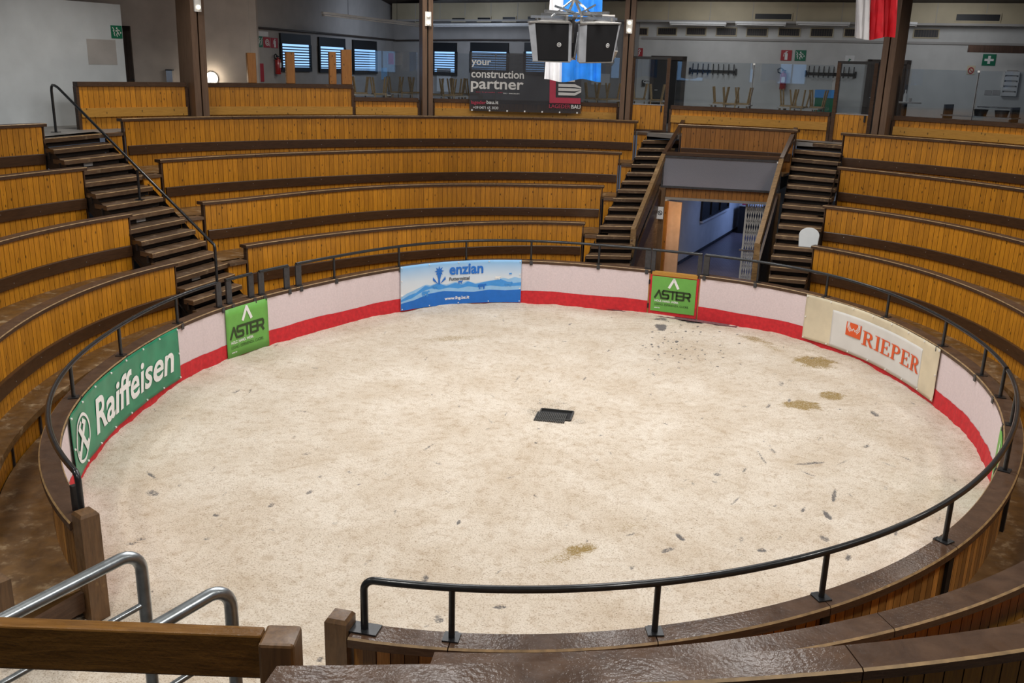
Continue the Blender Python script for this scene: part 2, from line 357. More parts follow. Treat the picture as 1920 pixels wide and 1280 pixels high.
# ================================================================== sand
def fbm(X, Y, scale, octs=4, seed=0):
    r = np.random.default_rng(seed); out = np.zeros_like(X); amp = 1.0; tot = 0
    for o in range(octs):
        g = r.random((257, 257)); fx = X*scale*2**o; fy = Y*scale*2**o
        ix = np.floor(fx).astype(int); iy = np.floor(fy).astype(int); tx = fx-ix; ty = fy-iy; tx = tx*tx*(3-2*tx); ty = ty*ty*(3-2*ty)
        ix %= 256; iy %= 256
        out += amp*((g[iy, ix]*(1-tx)+g[iy, ix+1]*tx)*(1-ty)+(g[iy+1, ix]*(1-tx)+g[iy+1, ix+1]*tx)*ty); tot += amp; amp *= 0.5
    return out/tot
_gu = at(1079, 776, 0)-at(1006, 769, 0); GANG = math.atan2(_gu[1], _gu[0])
def build_sand():
    st = 0.021; xs = np.arange(-8.3, 8.3, st); ys = np.arange(-9.7, 8.4, st); nx, ny = len(xs), len(ys)
    X, Y = np.meshgrid(xs, ys); TH = np.arctan2(X, Y); R = np.hypot(X, Y); rr = rR_np(TH.ravel()).reshape(X.shape)
    Z = (fbm(X+20, Y+20, 0.55, 3, 1)-0.5)*0.05+(fbm(X+20, Y+20, 3.0, 3, 2)-0.5)*0.030+(fbm(X+20, Y+20, 12.0, 2, 3)-0.5)*0.010
    edge = np.clip(1-(rr-R)/0.45, 0, 1); edge = edge*edge
    Z += edge*(0.005+0.10*(fbm(X+20, Y+20, 1.3, 3, 4)-0.40))
    gth = TH; inpass = (np.abs(gth+154*D2R) < 13.5*D2R)
    keep = (R < rr+0.03) | (inpass & (R < 9.6))
    dung = np.zeros_like(X); dark = np.zeros_like(X); wet = np.zeros_like(X)
    fine = fbm(X+20, Y+20, 9.0, 3, 5)
    def blob(arr, px, py, lx, ly, ang, amt, soft=1.0, rag=0.9):
        c = at(px, py, 0); a = at(px+lx*math.cos(ang), py+lx*math.sin(ang), 0); b = at(px-ly*math.sin(ang), py+ly*math.cos(ang), 0)
        m = np.array([[a[0]-c[0], b[0]-c[0]], [a[1]-c[1], b[1]-c[1]]]); im = np.linalg.inv(m)
        dx, dy = X-c[0], Y-c[1]; near = (np.abs(dx) < 2.0) & (np.abs(dy) < 2.6)
        u = im[0, 0]*dx[near]+im[0, 1]*dy[near]; v = im[1, 0]*dx[near]+im[1, 1]*dy[near]
        d = np.sqrt(u*u+v*v)+rag*(fine[near]-0.5)
        arr[near] = np.maximum(arr[near], amt*np.clip((1.25-d)/(0.5*soft), 0, 1))
    for a in ((1527,678,40,11,.12,1.0),(1505,760,40,9,.1,.95),(1558,741,23,8,.15,.95),(1085,1030,46,12,-.12,1.0,1.6),(1060,1045,70,14,-.15,.5,2.0),(1415,636,42,5,.25,.75,1.6),(1445,650,30,5,.35,.5,1.6),(850,634,62,6,-.07,.55,1.8),(690,688,40,12,-.3,.35,2.2),
              (1630,800,60,28,.1,.32,2.4),(1180,985,70,16,-.15,.35,2.4),(640,640,50,5,-.2,.3,2),(560,640,60,6,-.2,.3,2),(1520,655,40,5,.2,.4,2),(1520,600,60,6,.2,.2,2),(240,800,40,40,-.9,.25,2.4),(420,1000,90,22,-.2,.22,2.4),(640,770,60,14,-.2,.22,2.4),(1440,1005,40,8,-.1,.3,2)): blob(dung, *a)
    for a in ((1010,772,34,12,.1,.55,2.2),(1085,790,25,10,.1,.45,2.2),(1040,758,60,22,.05,.4,2.5),(1042,778,58,22,.05,.55,2.2)): blob(wet, *a)
    marks = [(283,889,11,4,.6,1),(285,922,16,7,.1,.7),(797,1083,10,6,-1.2,.8),(822,1158,8,10,-.4,.7),(935,1138,17,3.5,-.08,.8),(800,1172,8,3,-.2,.7),(860,978,6,3,-.9,.9),(1275,1006,15,4.5,.75,1.1),(1550,965,15,4.5,.8,1.1),(1564,931,5,13,.1,.9),(1380,938,16,2.6,-.75,.6),(1505,957,6,4,-.9,.9),(1545,1009,12,5,.4,.7),(1430,1032,12,5,.1,.9),(1252,1030,14,4,-.25,.7),(1240,612,13,7,.15,1.2),(1300,601,36,5,.1,.9),(1240,598,14,3,.1,.8),(1590,1045,6,9,.4,.8),(1185,1065,6,8,.5,.6),(1345,890,8,3,.1,.7),(1340,904,5,3,.3,.6),(1520,868,30,2.2,-.08,.8),(1430,860,12,2.2,.9,.7),(1450,845,9,3,.5,.6),(1520,890,22,1.8,.4,.6),(1580,867,18,2,-.4,.5),(1670,872,20,1.8,.35,.5),(1640,777,13,3.5,.55,.9),(1625,837,7,3,-.2,.7),(1480,750,5,4,-1,.8),(1440,762,7,3,-.6,.7),(1465,718,6,5,.4,.5),(1290,752,6,3,0,.3),(970,710,9,3,-.9,.5),(445,732,6,2,-.4,.7),(440,735,5,2,-.3,.6),(590,690,9,3,.1,.4),(570,770,12,2,.1,.5),(805,838,14,2.5,-.6,.6),(655,885,6,3,.3,.5),(580,922,9,4,-.5,.7),(600,893,7,3,-.3,.6),(508,948,9,3,-.45,.7),(405,966,8,3.5,.1,.8),(250,1017,16,2.5,-.15,.6),(262,1010,14,2.5,-.1,.5),(387,1010,8,3,-.2,.6),(600,1235,9,5,-.5,.9),(285,1108,5,3,0,.5),(640,1100,6,2.5,-.3,.4),(575,850,10,2,-.2,.4),(722,862,8,2,.3,.4),(1390,1010,5,8,.3,.5),(1680,1000,4,7,.1,.6),(1660,915,5,5,0,.4),(1790,900,5,4,.3,.5),(1700,860,12,2,.4,.5),(1225,700,6,3,.5,.4),(1140,735,8,2,.2,.3),(920,790,7,3,.5,.4),(1010,803,5,2,0,.9),(1005,831,4,2.5,0,.8),(1145,850,4,2,.6,.8)]
    for px, py, lx, ly, ang, amt in marks: blob(dark, px, py, lx*0.8, ly*0.8, ang, amt, 1.0, 1.1)
    r = np.random.default_rng(5)
    for _ in range(70):
        px = r.normal(1275, 40); py = r.normal(648, 22); blob(dark, px, py, r.uniform(0.8, 2.4), r.uniform(0.6, 1.1), r.uniform(-.4, .4), 1.2, 0.8, 0.4)
    for _ in range(170):
        t = r.uniform(0, 2*PI); q = math.sqrt(r.random())*6.6; P = (q*math.sin(t), q*math.cos(t), 0); px, py = proj(P)
        s = 13.0/np.linalg.norm(np.array(P)-CAM_POS); blob(dark, px, py, r.uniform(2, 8)*s, r.uniform(0.8, 2.2)*s, r.uniform(-1.2, 1.2), r.uniform(.25, .6), 1.0, 1.0)
    Z -= 0.012*np.clip(dark, 0, 1)
    gp = at(1042, 778, 0); near = np.hypot(X-gp[0], (Y-gp[1])) < 0.75
    Z[near] = Z[near]*0.2-0.004
    Z[np.hypot(X-gp[0], Y-gp[1]) < 0.5] -= 0.0
    inside = np.maximum(np.abs((X-gp[0])*math.cos(GANG)+(Y-gp[1])*math.sin(GANG))/0.26, np.abs(-(X-gp[0])*math.sin(GANG)+(Y-gp[1])*math.cos(GANG))/0.20) < 1.0
    Z[inside] = -0.045
    idx = -np.ones(X.shape, int); fk = keep[:-1, :-1] & keep[1:, :-1] & keep[:-1, 1:] & keep[1:, 1:]
    used = np.zeros(X.shape, bool); used[:-1, :-1] |= fk; used[1:, :-1] |= fk; used[:-1, 1:] |= fk; used[1:, 1:] |= fk
    idx[used] = np.arange(used.sum()); co = np.stack([X[used], Y[used], Z[used]], 1)
    q = np.stack([idx[:-1, :-1][fk], idx[:-1, 1:][fk], idx[1:, 1:][fk], idx[1:, :-1][fk]], 1)
    me = bpy.data.meshes.new('sand'); me.vertices.add(len(co)); me.vertices.foreach_set('co', co.ravel())
    me.loops.add(q.size); me.loops.foreach_set('vertex_index', q.ravel()); me.polygons.add(len(q))
    me.polygons.foreach_set('loop_start', np.arange(0, q.size, 4)); me.polygons.foreach_set('use_smooth', np.ones(len(q), bool)); me.update(); me.validate()
    at_ = me.attributes.new('stain', 'FLOAT_COLOR', 'POINT')
    at_.data.foreach_set('color', np.stack([dung[used], dark[used], wet[used], np.ones(used.sum())], 1).ravel())
    m, nt, b = new_mat('ring_sand'); tc = N(nt, 'ShaderNodeTexCoord'); O = tc.outputs['Object']
    def noise(sc, det=5.0, rough=0.6):
        n = N(nt, 'ShaderNodeTexNoise', inp={'Scale': sc, 'Detail': det, 'Roughness': rough}); nt.links.new(O, n.inputs['Vector']); return n.outputs[0]
    n1, n2, n3 = noise(0.9, 4), noise(7.0, 6), noise(55.0, 4, 0.7)
    c = ramp(nt, [(0.34, (0.63, 0.535, 0.425)), (0.64, (0.755, 0.68, 0.585))], n1)
    c2 = ramp(nt, [(0.32, (0.62, 0.52, 0.41)), (0.50, (1.0, 1.0, 1.0))], n2); c = mixc(nt, 0.45, c, c2, 'MULTIPLY')
    c3 = ramp(nt, [(0.33, (0.45, 0.36, 0.26)), (0.50, (1, 1, 1))], n3); c = mixc(nt, 0.75, c, c3, 'MULTIPLY')
    vp = N(nt, 'ShaderNodeMapping'); vp.inputs['Scale'].default_value = (26, 60, 30); vp.inputs['Rotation'].default_value = (0, 0, 0.3); nt.links.new(O, vp.inputs['Vector'])
    dn = N(nt, 'ShaderNodeTexNoise', inp={'Scale': 1.0, 'Detail': 2.0, 'Distortion': 1.5}); nt.links.new(vp.outputs[0], dn.inputs['Vector'])
    df = ramp(nt, [(0.67, (0, 0, 0)), (0.72, (1, 1, 1))], dn.outputs[0]); c = mixc(nt, df, c, (0.20, 0.14, 0.085))
    a = N(nt, 'ShaderNodeAttribute', attribute_name='stain'); sp = N(nt, 'ShaderNodeSeparateColor'); nt.links.new(a.outputs['Color'], sp.inputs[0])
    n4 = noise(38.0, 5, 0.75)
    def amount(o, k, base=0.42):                              # ragged stain: mask broken up by fine noise
        m1 = N(nt, 'ShaderNodeMath', operation='MULTIPLY_ADD', inp={1: 5.5, 2: -2.75-base}); nt.links.new(n4, m1.inputs[0])
        m2 = N(nt, 'ShaderNodeMath', operation='MULTIPLY_ADD', inp={1: 1.45}); nt.links.new(o, m2.inputs[0]); nt.links.new(m1.outputs[0], m2.inputs[2])
        gt = N(nt, 'ShaderNodeMath', operation='MULTIPLY', inp={1: 2.6}); gt.use_clamp = True; nt.links.new(o, gt.inputs[0])
        m3 = N(nt, 'ShaderNodeMath', operation='MULTIPLY', inp={1: k}); m3.use_clamp = True; m2.use_clamp = True; nt.links.new(m2.outputs[0], m3.inputs[0])
        m5 = N(nt, 'ShaderNodeMath', operation='MULTIPLY'); nt.links.new(m3.outputs[0], m5.inputs[0]); nt.links.new(gt.outputs[0], m5.inputs[1]); return m5.outputs[0]
    c = mixc(nt, amount(sp.outputs[0], 0.9), c, (0.27, 0.175, 0.04))
    c = mixc(nt, amount(sp.outputs[2], 0.9), c, (0.10, 0.085, 0.06))
    c = mixc(nt, amount(sp.outputs[1], 0.85, 0.25), c, (0.085, 0.085, 0.095))
    nt.links.new(c, b.inputs['Base Color']); b.inputs['Roughness'].default_value = 0.95; b.inputs['Specular IOR Level'].default_value = 0.15
    hsum = N(nt, 'ShaderNodeMath', operation='ADD'); nt.links.new(n2, hsum.inputs[0]); nt.links.new(n3, hsum.inputs[1]); bump(nt, b, hsum.outputs[0], 0.55, 0.02)
    me.materials.append(m)
    o = bpy.data.objects.new('sand', me); COL.objects.link(o)
    return tag(o, 'pale beige sand with scuff marks and dung stains filling the ring', 'sand', kind='stuff')
build_sand()
ground = MB().box((0, 3, -0.16), (44, 50, 0.2)).build('floor', 'concrete'); tag(ground, kind='structure')
# drain grate
gp = at(1042, 778, 0); gu = at(1079, 776, 0)-at(1006, 769, 0); gang = math.atan2(gu[1], gu[0])
M['grate_bar'] = plain('worn_grate_steel', (0.06, 0.06, 0.058), 0.7, 0.2)
g = thing('drain_grate', (gp[0], gp[1], 0), 'dark metal drain grate set in the middle of the sand', 'grate')
gw, gd = 0.52, 0.40; ca, sa = math.cos(gang), math.sin(gang)
def gl(u, v, z): return (gp[0]+u*ca-v*sa, gp[1]+u*sa+v*ca, z)
mb = MB()
for v in (-gd/2, gd/2): mb.box(gl(0, v, 0.008), (gw, 0.022, 0.03), -gang)
for u in (-gw/2, gw/2): mb.box(gl(u, 0, 0.008), (0.022, gd, 0.03), -gang)
mb.build('frame', 'grate_bar', g); MB().box(gl(0, 0, -0.012), (gw, gd, 0.01), -gang).build('pit', 'black', g)
b0 = MB().box((0, 0, 0), (0.019, gd-0.02, 0.022)).build('bar', 'grate_bar', g); b0.location = tuple(np.array(gl(-gw/2+0.03, 0, 0.008))-np.array((gp[0], gp[1], 0))); b0.rotation_euler = (0, 0, gang)
for k in range(1, 17): inst(b0.data, 'bar', gl(-gw/2+0.03+k*(gw-0.06)/16, 0, 0.008), gang, g)
# ================================================================== barrier
def arc(t0, t1, step=1.2*D2R):
    n = max(2, int(abs(t1-t0)/step)+1); return [t0+(t1-t0)*i/(n-1) for i in range(n)]
barrier = thing('ring_barrier', (0, 0, 0), 'low curved timber barrier with brown cap planks around the sand ring', 'barrier')
TH_G0, TH_G1 = th_rail(1224, 468), th_rail(1318, 477)        # ring gate facing the tunnel
for t0, t1 in ((TH_L, TH_G0), (TH_G1, TH_R)):
    MB().sweep(arc(t0, t1), rR, [(0.0, -0.05), (0.0, 0.95), (0.075, 0.95), (0.075, -0.05)]).build('core_panel', 'outer', barrier)
cap_joint_px = [(142,683),(229,612),(339,558),(420,529),(484,511),(550,496),(625,481),(750,463),(875,452),(997,452),(1124,460)]
joints = [TH_L]+[th_rail(*p) for p in cap_joint_px]+[TH_G0]
joints2 = [TH_G1]+[th_rail(*p) for p in ((1423,491),(1549,516),(1668,550),(1771,600),(1846,650),(1880,690))]+[wrap(th_rail(*p)) for p in ((1888,812),(1774,931),(1546,1028.6),(1231,1083),(851,1093))]+[TH_R]
for js in (joints, joints2):
    for t0, t1 in zip(js[:-1], js[1:]):
        e = 0.0006
        MB().sweep(arc(t0+e, t1-e), rR, [(-0.032, 0.955), (-0.035, 1.005), (-0.022, CAP_Z), (0.185, CAP_Z), (0.2, 1.005), (0.2, 0.935), (0.18, 0.93), (0.18, 0.94), (-0.02, 0.945)]).build('cap_plank', 'cap', barrier, edge=(9, (1, 3), 9*(len(arc(t0+e, t1-e))-1)))
def board_mesh(name, w, h, t, mat, gp=0.0042):
    """vertical board, local x = width, local y = outward, z 0..h ; full-width tongue, faces rebated so that joints are recessed and dark"""
    q = t/5; n = w/2-gp; pr = [(-n, -t/2), (n, -t/2), (n, -q), (w/2, -q), (w/2, q), (n, q), (n, t/2), (-n, t/2), (-n, q), (-w/2, q), (-w/2, -q), (-n, -q)]; k = 12
    vs = [(x, y, 0) for x, y in pr]+[(x, y, h) for x, y in pr]; fs = [(i, (i+1) % k, k+(i+1) % k, k+i) for i in range(k)]
    for o_ in (0, k):
        for f_ in ((0, 1, 2, 11), (11, 2, 3, 4), (11, 4, 5, 8), (11, 8, 9, 10), (8, 5, 6, 7)): fs.append(tuple(o_+i for i in f_) if o_ else tuple(i for i in f_[::-1]))
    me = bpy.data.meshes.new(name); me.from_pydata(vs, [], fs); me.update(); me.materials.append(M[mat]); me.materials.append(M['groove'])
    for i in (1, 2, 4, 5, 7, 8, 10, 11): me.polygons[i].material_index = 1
    return me
def lay_boards(parent, rf, t0, t1, dr, z0, h, w, mat, name='board', t=0.03):
    ths = np.linspace(t0, t1, 400); P = np.array([xy(a, rf(a)+dr) for a in ths]); L = np.concatenate([[0], np.cumsum(np.linalg.norm(np.diff(P, axis=0), axis=1))])
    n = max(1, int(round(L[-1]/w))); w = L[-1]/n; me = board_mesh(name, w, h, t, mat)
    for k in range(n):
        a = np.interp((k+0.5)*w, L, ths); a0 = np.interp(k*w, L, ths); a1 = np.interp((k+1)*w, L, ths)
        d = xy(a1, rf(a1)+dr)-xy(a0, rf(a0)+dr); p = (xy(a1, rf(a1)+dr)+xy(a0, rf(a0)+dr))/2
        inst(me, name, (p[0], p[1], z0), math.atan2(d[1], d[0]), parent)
    return n
lay_boards(barrier, rR, 98*D2R, TH_R-0.012, 0.105, 0.05, 0.885, 0.115, 'outer')
lay_boards(barrier, rR, TH_L+0.012, -112*D2R, 0.105, 0.05, 0.885, 0.115, 'outer')
for p in ((1888,812),(1774,931),(1546,1028.6),(1231,1083),(851,1093)):
    a = wrap(th_rail(*p)); q = xy(a, rR(a)+0.14); MB().box((q[0], q[1], 0.49), (0.075, 0.045, 0.9), a).build('upright', 'black', barrier)
for a, nm in ((TH_L, 1), (TH_R, -1)):                          # square end posts of the entrance
    q = xy(a-nm*0.014, rR(a)+0.085); w = 0.185; s = MB(); rz = a
    s.box((q[0], q[1], 0.55), (w, w, 1.12), rz); h = w/2
    tops = [(-h, -h), (h, -h), (h, h), (-h, h)]; s2 = [(-h+.02, -h+.02), (h-.02, -h+.02), (h-.02, h-.02), (-h+.02, h-.02)]
    c, sn = math.cos(rz), math.sin(rz); tr = lambda u, v, z: (q[0]+u*c+v*sn, q[1]-u*sn+v*c, z)
    s.add([tr(u, v, 1.11) for u, v in tops]+[tr(u, v, 1.14) for u, v in s2], [(0, 1, 5, 4), (1, 2, 6, 5), (2, 3, 7, 6), (3, 0, 4, 7), (4, 5, 6, 7)])
    s.build('end_post', 'beamv', barrier)
# fabric lining
cl = thing('ring_lining_cloth', (0, 0, 0), 'two-tone cloth lining the inside of the barrier, pale above red', 'cloth')
def cloth_band(t0, t1, z0, z1, off, mat, name, ph, nz=5):
    ths = arc(t0, t1, 0.45*D2R); vs = []; fs = []
    for i, a in enumerate(ths):
        for j in range(nz):
            f = j/(nz-1); w = 0.006*math.sin(a*61)+0.004*math.sin(a*143)+0.003*math.sin(a*240)
            zz = z0+(z1-z0)*f+(0.010*math.sin(a*23+ph) if j == nz-1 and mat == 'red_cloth' else 0)
            p = xy(a, rR(a)-off+w); vs.append((p[0], p[1], zz))
    for i in range(len(ths)-1):
        for j in range(nz-1): fs.append((i*nz+j, (i+1)*nz+j, (i+1)*nz+j+1, i*nz+j+1))
    MB().add(vs, fs).build(name, mat, cl, True)
for k, (t0, t1) in enumerate(((TH_L+0.03, TH_G0-0.004), (TH_G1+0.004, TH_R-0.03))):
    cloth_band(t0, t1, 0.27, 0.965, 0.015, 'white_cloth', 'pale_band', k); cloth_band(t0, t1, -0.03, 0.305, 0.021, 'red_cloth', 'red_band', k+2)
# ================================================================== handrails of the ring
PIPE = 0.031
def rail_path(t0, t1, dr=0.055, z=RAIL_Z): return [(*xy(a, rR(a)+dr), z) for a in arc(t0, t1, 1.0*D2R)]
def rail_post(par, a, wide=False, dr=0.055, plate=True):
    q = xy(a, rR(a)+dr)
    if wide: pst = MB().box((q[0], q[1], (RAIL_Z+0.96)/2), (0.13, 0.035, RAIL_Z-0.96), a).build('flat_post', 'steel_grey', par)
    else: pst = MB().tube([(q[0], q[1], 0.99), (q[0], q[1], RAIL_Z)], 0.026, 10).build('post', 'steel', par, True)
    if plate:
        MB().box((q[0], q[1], CAP_Z+0.006), (0.13, 0.13, 0.012), a).build('base_plate', 'steel', pst)
        q2 = xy(a, rR(a)-0.038); MB().box((q2[0], q2[1], 0.968), (0.07, 0.012, 0.1), a).build('bracket', 'steel_grey', pst)
def end_bend(path, z_end, dirn):
    """pipe path with a rounded bend dropping to z_end at its last point"""
    P = np.array(path[-1]); d = np.array(path[-1])-np.array(path[-2]); d /= np.linalg.norm(d); R = 0.09
    out = list(path)
    for k in range(1, 7):
        f = k/6*PI/2; out.append(tuple(P+d*R*math.sin(f)+np.array([0, 0, -R*(1-math.cos(f))])))
    e = np.array(out[-1]); out.append((e[0], e[1], z_end)); return out
def hand_rail(label, path, posts, wide=(), bend_end=None):
    h = thing('ring_handrail', (path[0][0], path[0][1], CAP_Z), label, 'handrail'); 
    MB().tube(path, PIPE, 12).build('pipe', 'steel', h, True)
    for a in posts: rail_post(h, a)
    for a in wide: rail_post(h, a, True)
    return h
T = lambda x, y: wrap(th_rail(x, y))
TL_end = T(149, 880)
p = rail_path(T(408, 531), TL_end); p = end_bend(p, CAP_Z-0.30, -1)
h = hand_rail('curved black steel handrail above the green banner, bent down at the entrance post', p, [T(142,683), T(229,612), T(339,558)], [T(411,530)])
q = xy(TL_end+0.01, rR(TL_end)+0.055); MB().box((q[0], q[1], 0.93), (0.06, 0.05, 0.72), TL_end).build('flat_stanchion', 'black', h)
hand_rail('short black rail of the barrier gate at the foot of the long stair handrail', rail_path(T(429,526.5), T(475,513.5)), [], [T(433,525), T(472,514)])
hand_rail('short black rail between two pairs of flat posts under the mid seating end', rail_path(T(488,510), T(541,498.5)), [], [T(491,509.5), T(538,499)])
hand_rail('long thin black handrail above the blue banner', rail_path(T(556,495), T(1221,467.5)), [T(625,481), T(750,463), T(875,452), T(997,452), T(1124,460)], [T(560,494.5), T(1217,467)])
hand_rail('curved black handrail above the cream banner', rail_path(T(1323,478), T(1880,690)), [T(1423,491), T(1549,516), T(1668,550), T(1771,600), T(1846,650), T(1877,687)], [T(1326,478.5)])
e_th = T(706, 1084)
p = end_bend(rail_path(T(1882,694), e_th), CAP_Z, 1)
h = hand_rail('thick black handrail of the near barrier, bent down beside the square post', p, [T(1902,735), T(1888,812), T(1774,931), T(1546,1028.6), T(1231,1083), T(851,1093)])
e = np.array(p[-1]); MB().box((e[0], e[1], CAP_Z+0.008), (0.24, 0.15, 0.014), e_th).build('base_plate', 'steel', h)
# ================================================================== gate in the barrier
gate = thing('ring_gate', (*xy((TH_G0+TH_G1)/2, rR((TH_G0+TH_G1)/2)), 0), 'barrier gate with a red cloth face carrying a green board', 'gate')
def chord(u, d, z):                                           # flat gate: u in 0..1 between its ends
    a, b2 = xy(TH_G0, rR(TH_G0)), xy(TH_G1, rR(TH_G1)); dd = (b2-a)/np.linalg.norm(b2-a); n = np.array([dd[1], -dd[0]])   # n points into the ring
    q = a+(b2-a)*u+n*d; return np.array([q[0], q[1], z])
GW = np.linalg.norm(chord(1, 0, 0)-chord(0, 0, 0)); _gd = chord(1, 0, 0)-chord(0, 0, 0); G_ANG = -math.atan2(_gd[1], _gd[0])
MB().box(chord(.5, 0.0, 0.47), (GW-0.02, 0.05, 0.90), G_ANG).build('leaf', 'red_cloth', gate)
MB().box(chord(.5, -0.04, 0.955), (GW*0.92, 0.16, 0.07), G_ANG).build('top_rail', 'amber_light', gate)
MB().tube([chord(0, -0.055, RAIL_Z), chord(.5, -0.055, RAIL_Z), chord(1, -0.055, RAIL_Z)], PIPE, 12).build('pipe', 'steel', gate, True)
for u in (0.03, 0.97): MB().box(chord(u, -0.055, 1.22), (0.09, 0.04, 0.5), G_ANG).build('flat_post', 'steel_grey', gate)
for z in (0.2, 0.75): MB().box(chord(-0.004, 0.03, z), (0.03, 0.03, 0.10), G_ANG).build('hinge', 'black', gate)
# ================================================================== banners on the barrier
def aster(place, W, H, par):
    """place(u,v,d) with u 0..W, v 0..H"""
    w = 0.105*W
    emit2d(strokes2d([[(0.40*W, 0.71*H), (0.50*W, 0.95*H), (0.60*W, 0.71*H)]], 0.055*W), place, 'logo_mark', 'white_print', par)
    x0, x1, y0, y1 = 0.10*W, 0.90*W, 0.39*H, 0.60*H; lw = (x1-x0)/5; hh = y1-y0
    L = []
    def gl_(k, pts): L.append([(x0+(k+px*0.86)*lw, y0+py*hh) for px, py in pts])
    gl_(0, [(-.1, 0), (.55, 1), (1.0, 0)]); gl_(1, [(1, 1), (.12, 1), (0, .85), (0, .6), (.12, .5), (.88, .5), (1, .38), (1, .12), (.88, 0), (0, 0)])
    gl_(2, [(-.05, 1), (1.08, 1)]); gl_(2, [(.52, 1), (.52, 0)]); gl_(3, [(1, 1), (0, 1), (0, 0), (1, 0)]); gl_(3, [(0, .52), (.9, .52)])
    gl_(4, [(0, 0), (0, 1), (.88, 1), (1, .86), (1, .58), (.88, .46), (0, .46)]); gl_(4, [(.6, .46), (1, 0)])
    emit2d(strokes2d(L, 0.042*W), place, 'lettering', 'dkgreen_print', par)
    emit2d(fit2d(text2d('HOLZ. HAND. WERK.', 1, 0.025), 0.09*W, 0.275*H, 0.64*W, 0.335*H), place, 'lettering', 'white_print', par)
    emit2d(fit2d(text2d('LEGNO. ESPERIENZA. CUORE.', 1, 0.0), 0.09*W, 0.175*H, 0.87*W, 0.235*H), place, 'lettering', 'dkgreen_print', par)
    emit2d(fit2d(text2d('aster.bz', 1, 0.02), 0.09*W, 0.09*H, 0.22*W, 0.125*H), place, 'lettering', 'white_print', par)
def curved(t0, t1, z0, z1, off, wr=0.0, seed=0):
    W = abs(t1-t0)*rR((t0+t1)/2); H = z1-z0; r = random.Random(seed); ph = [r.uniform(0, 6) for _ in range(4)]
    def place(u, v, d=0.0):
        b = wr*(math.sin(u*5+ph[0]+v*4)+0.6*math.sin(u*11-v*7+ph[1])+0.5*math.sin(v*9+u*2+ph[2])+0.5*math.sin(u*17+v*13+ph[3]))
        a = t0+(t1-t0)*u/W; q = xy(a, rR(a)-off-d-b); return np.array([q[0], q[1], z0+v])
    return place, W, H
def sheet(par, place, W, H, mat, name='sheet', nu=40, nv=8, t=0.004, x0=0, x1=None, y0=0, y1=None, lift=0.0):
    x1 = W if x1 is None else x1; y1 = H if y1 is None else y1; vs = []; fs = []
    for i in range(nu+1):
        for j in range(nv+1): vs.append(place(x0+(x1-x0)*i/nu, y0+(y1-y0)*j/nv, lift))
    for i in range(nu):
        for j in range(nv): a = i*(nv+1)+j; fs.append((a, a+nv+1, a+nv+2, a+1))
    o = MB().add(vs, fs).build(name, mat, par, True); md = o.modifiers.new('thick', 'SOLIDIFY'); md.thickness = t; md.offset = 0; return o
def eyelets(par, place, W, H, nx, ny=2, lift=0.012, r=0.011):
    e = MB()
    for i in range(nx+1):
        for v in (0.03, H-0.03): 
            c = place(0.03+(W-0.06)*i/nx, v, lift); e.box(c, (r*2, r*2, r*2), 0.4)
    for j in range(1, ny):
        for u in (0.03, W-0.03): e.box(place(u, H*j/ny, lift), (r*2, r*2, r*2), 0.4)
    tag(e.build('eyelets', 'white_print', par), kind='stuff')
def tz(x, y, z): return wrap(pol(at(x, y, z))[0])
# aster board left of the blue banner and the one on the gate, and the third one
place, W, H = curved(tz(446,586,.95), tz(522.5,564,.95), 0.02, 0.955, 0.04)
o = thing('sponsor_board', place(W/2, 0), 'square green sponsor board between the green banner and the narrow barrier gates', 'sign', 'green sponsor boards')
sheet(o, place, W, H, 'green_print', 'board', 12, 6, 0.008); aster(lambda u, v, d: place(u, v, d+0.006), W, H, o)
place3, W3, H3 = curved(tz(1878,800,.93), tz(1878,800,.93)+0.155, 0.03, 0.93, 0.04)
o = thing('sponsor_board', place3(W3/2, 0), 'square green sponsor board past the cream banner, seen nearly edge on', 'sign', 'green sponsor boards')
sheet(o, place3, W3, H3, 'green_print', 'board', 12, 6, 0.008); aster(lambda u, v, d: place3(u, v, d+0.006), W3, H3, o)
o = thing('sponsor_board', chord(.5, 0.03, 0), 'square green sponsor board on the red barrier gate before the tunnel', 'sign', 'green sponsor boards')
gpl = lambda u, v, d: chord(0.05+0.90*u, 0.032+d, 0.10+v)
gW, gH = 1.0, 0.80
MB().box(chord(.5, 0.032, 0.10+0.40), (GW*0.90, 0.012, gH), G_ANG).build('board', 'green_print', o); aster(lambda u, v, d: gpl(u, v, d+0.008), gW, gH, o)
# green bank banner
place, W, H = curved(tz(133,787,.97), tz(332.5,615,.99), 0.11, 1.0, 0.05, 0.004, 3)
o = thing('banner', place(W/2, 0), 'long green vinyl banner with white slanted lettering and a crossed circle emblem', 'banner')
sheet(o, place, W, H, 'teal', 'sheet', 90, 16); eyelets(o, place, W, H, 7); L_ = 0.012
lp = lambda u, v, d: place(u, v, L_)
def ring2d(cx, cy, r0, r1, n=36, sx=1.0):
    vs = []; fs = []
    for k in range(n):
        a = 2*PI*k/n; vs += [(cx+sx*r0*math.cos(a), cy+r0*math.sin(a)), (cx+sx*r1*math.cos(a), cy+r1*math.sin(a))]
    for k in range(n): j = (k+1) % n; fs.append((2*k, 2*k+1, 2*j+1, 2*j))
    return np.array(vs), fs
ex, ey, er = W*0.115, H*0.47, H*0.37
emit2d(ring2d(ex, ey, er*0.87, er), lp, 'emblem_ring', 'white_print', o)
k = er*0.70
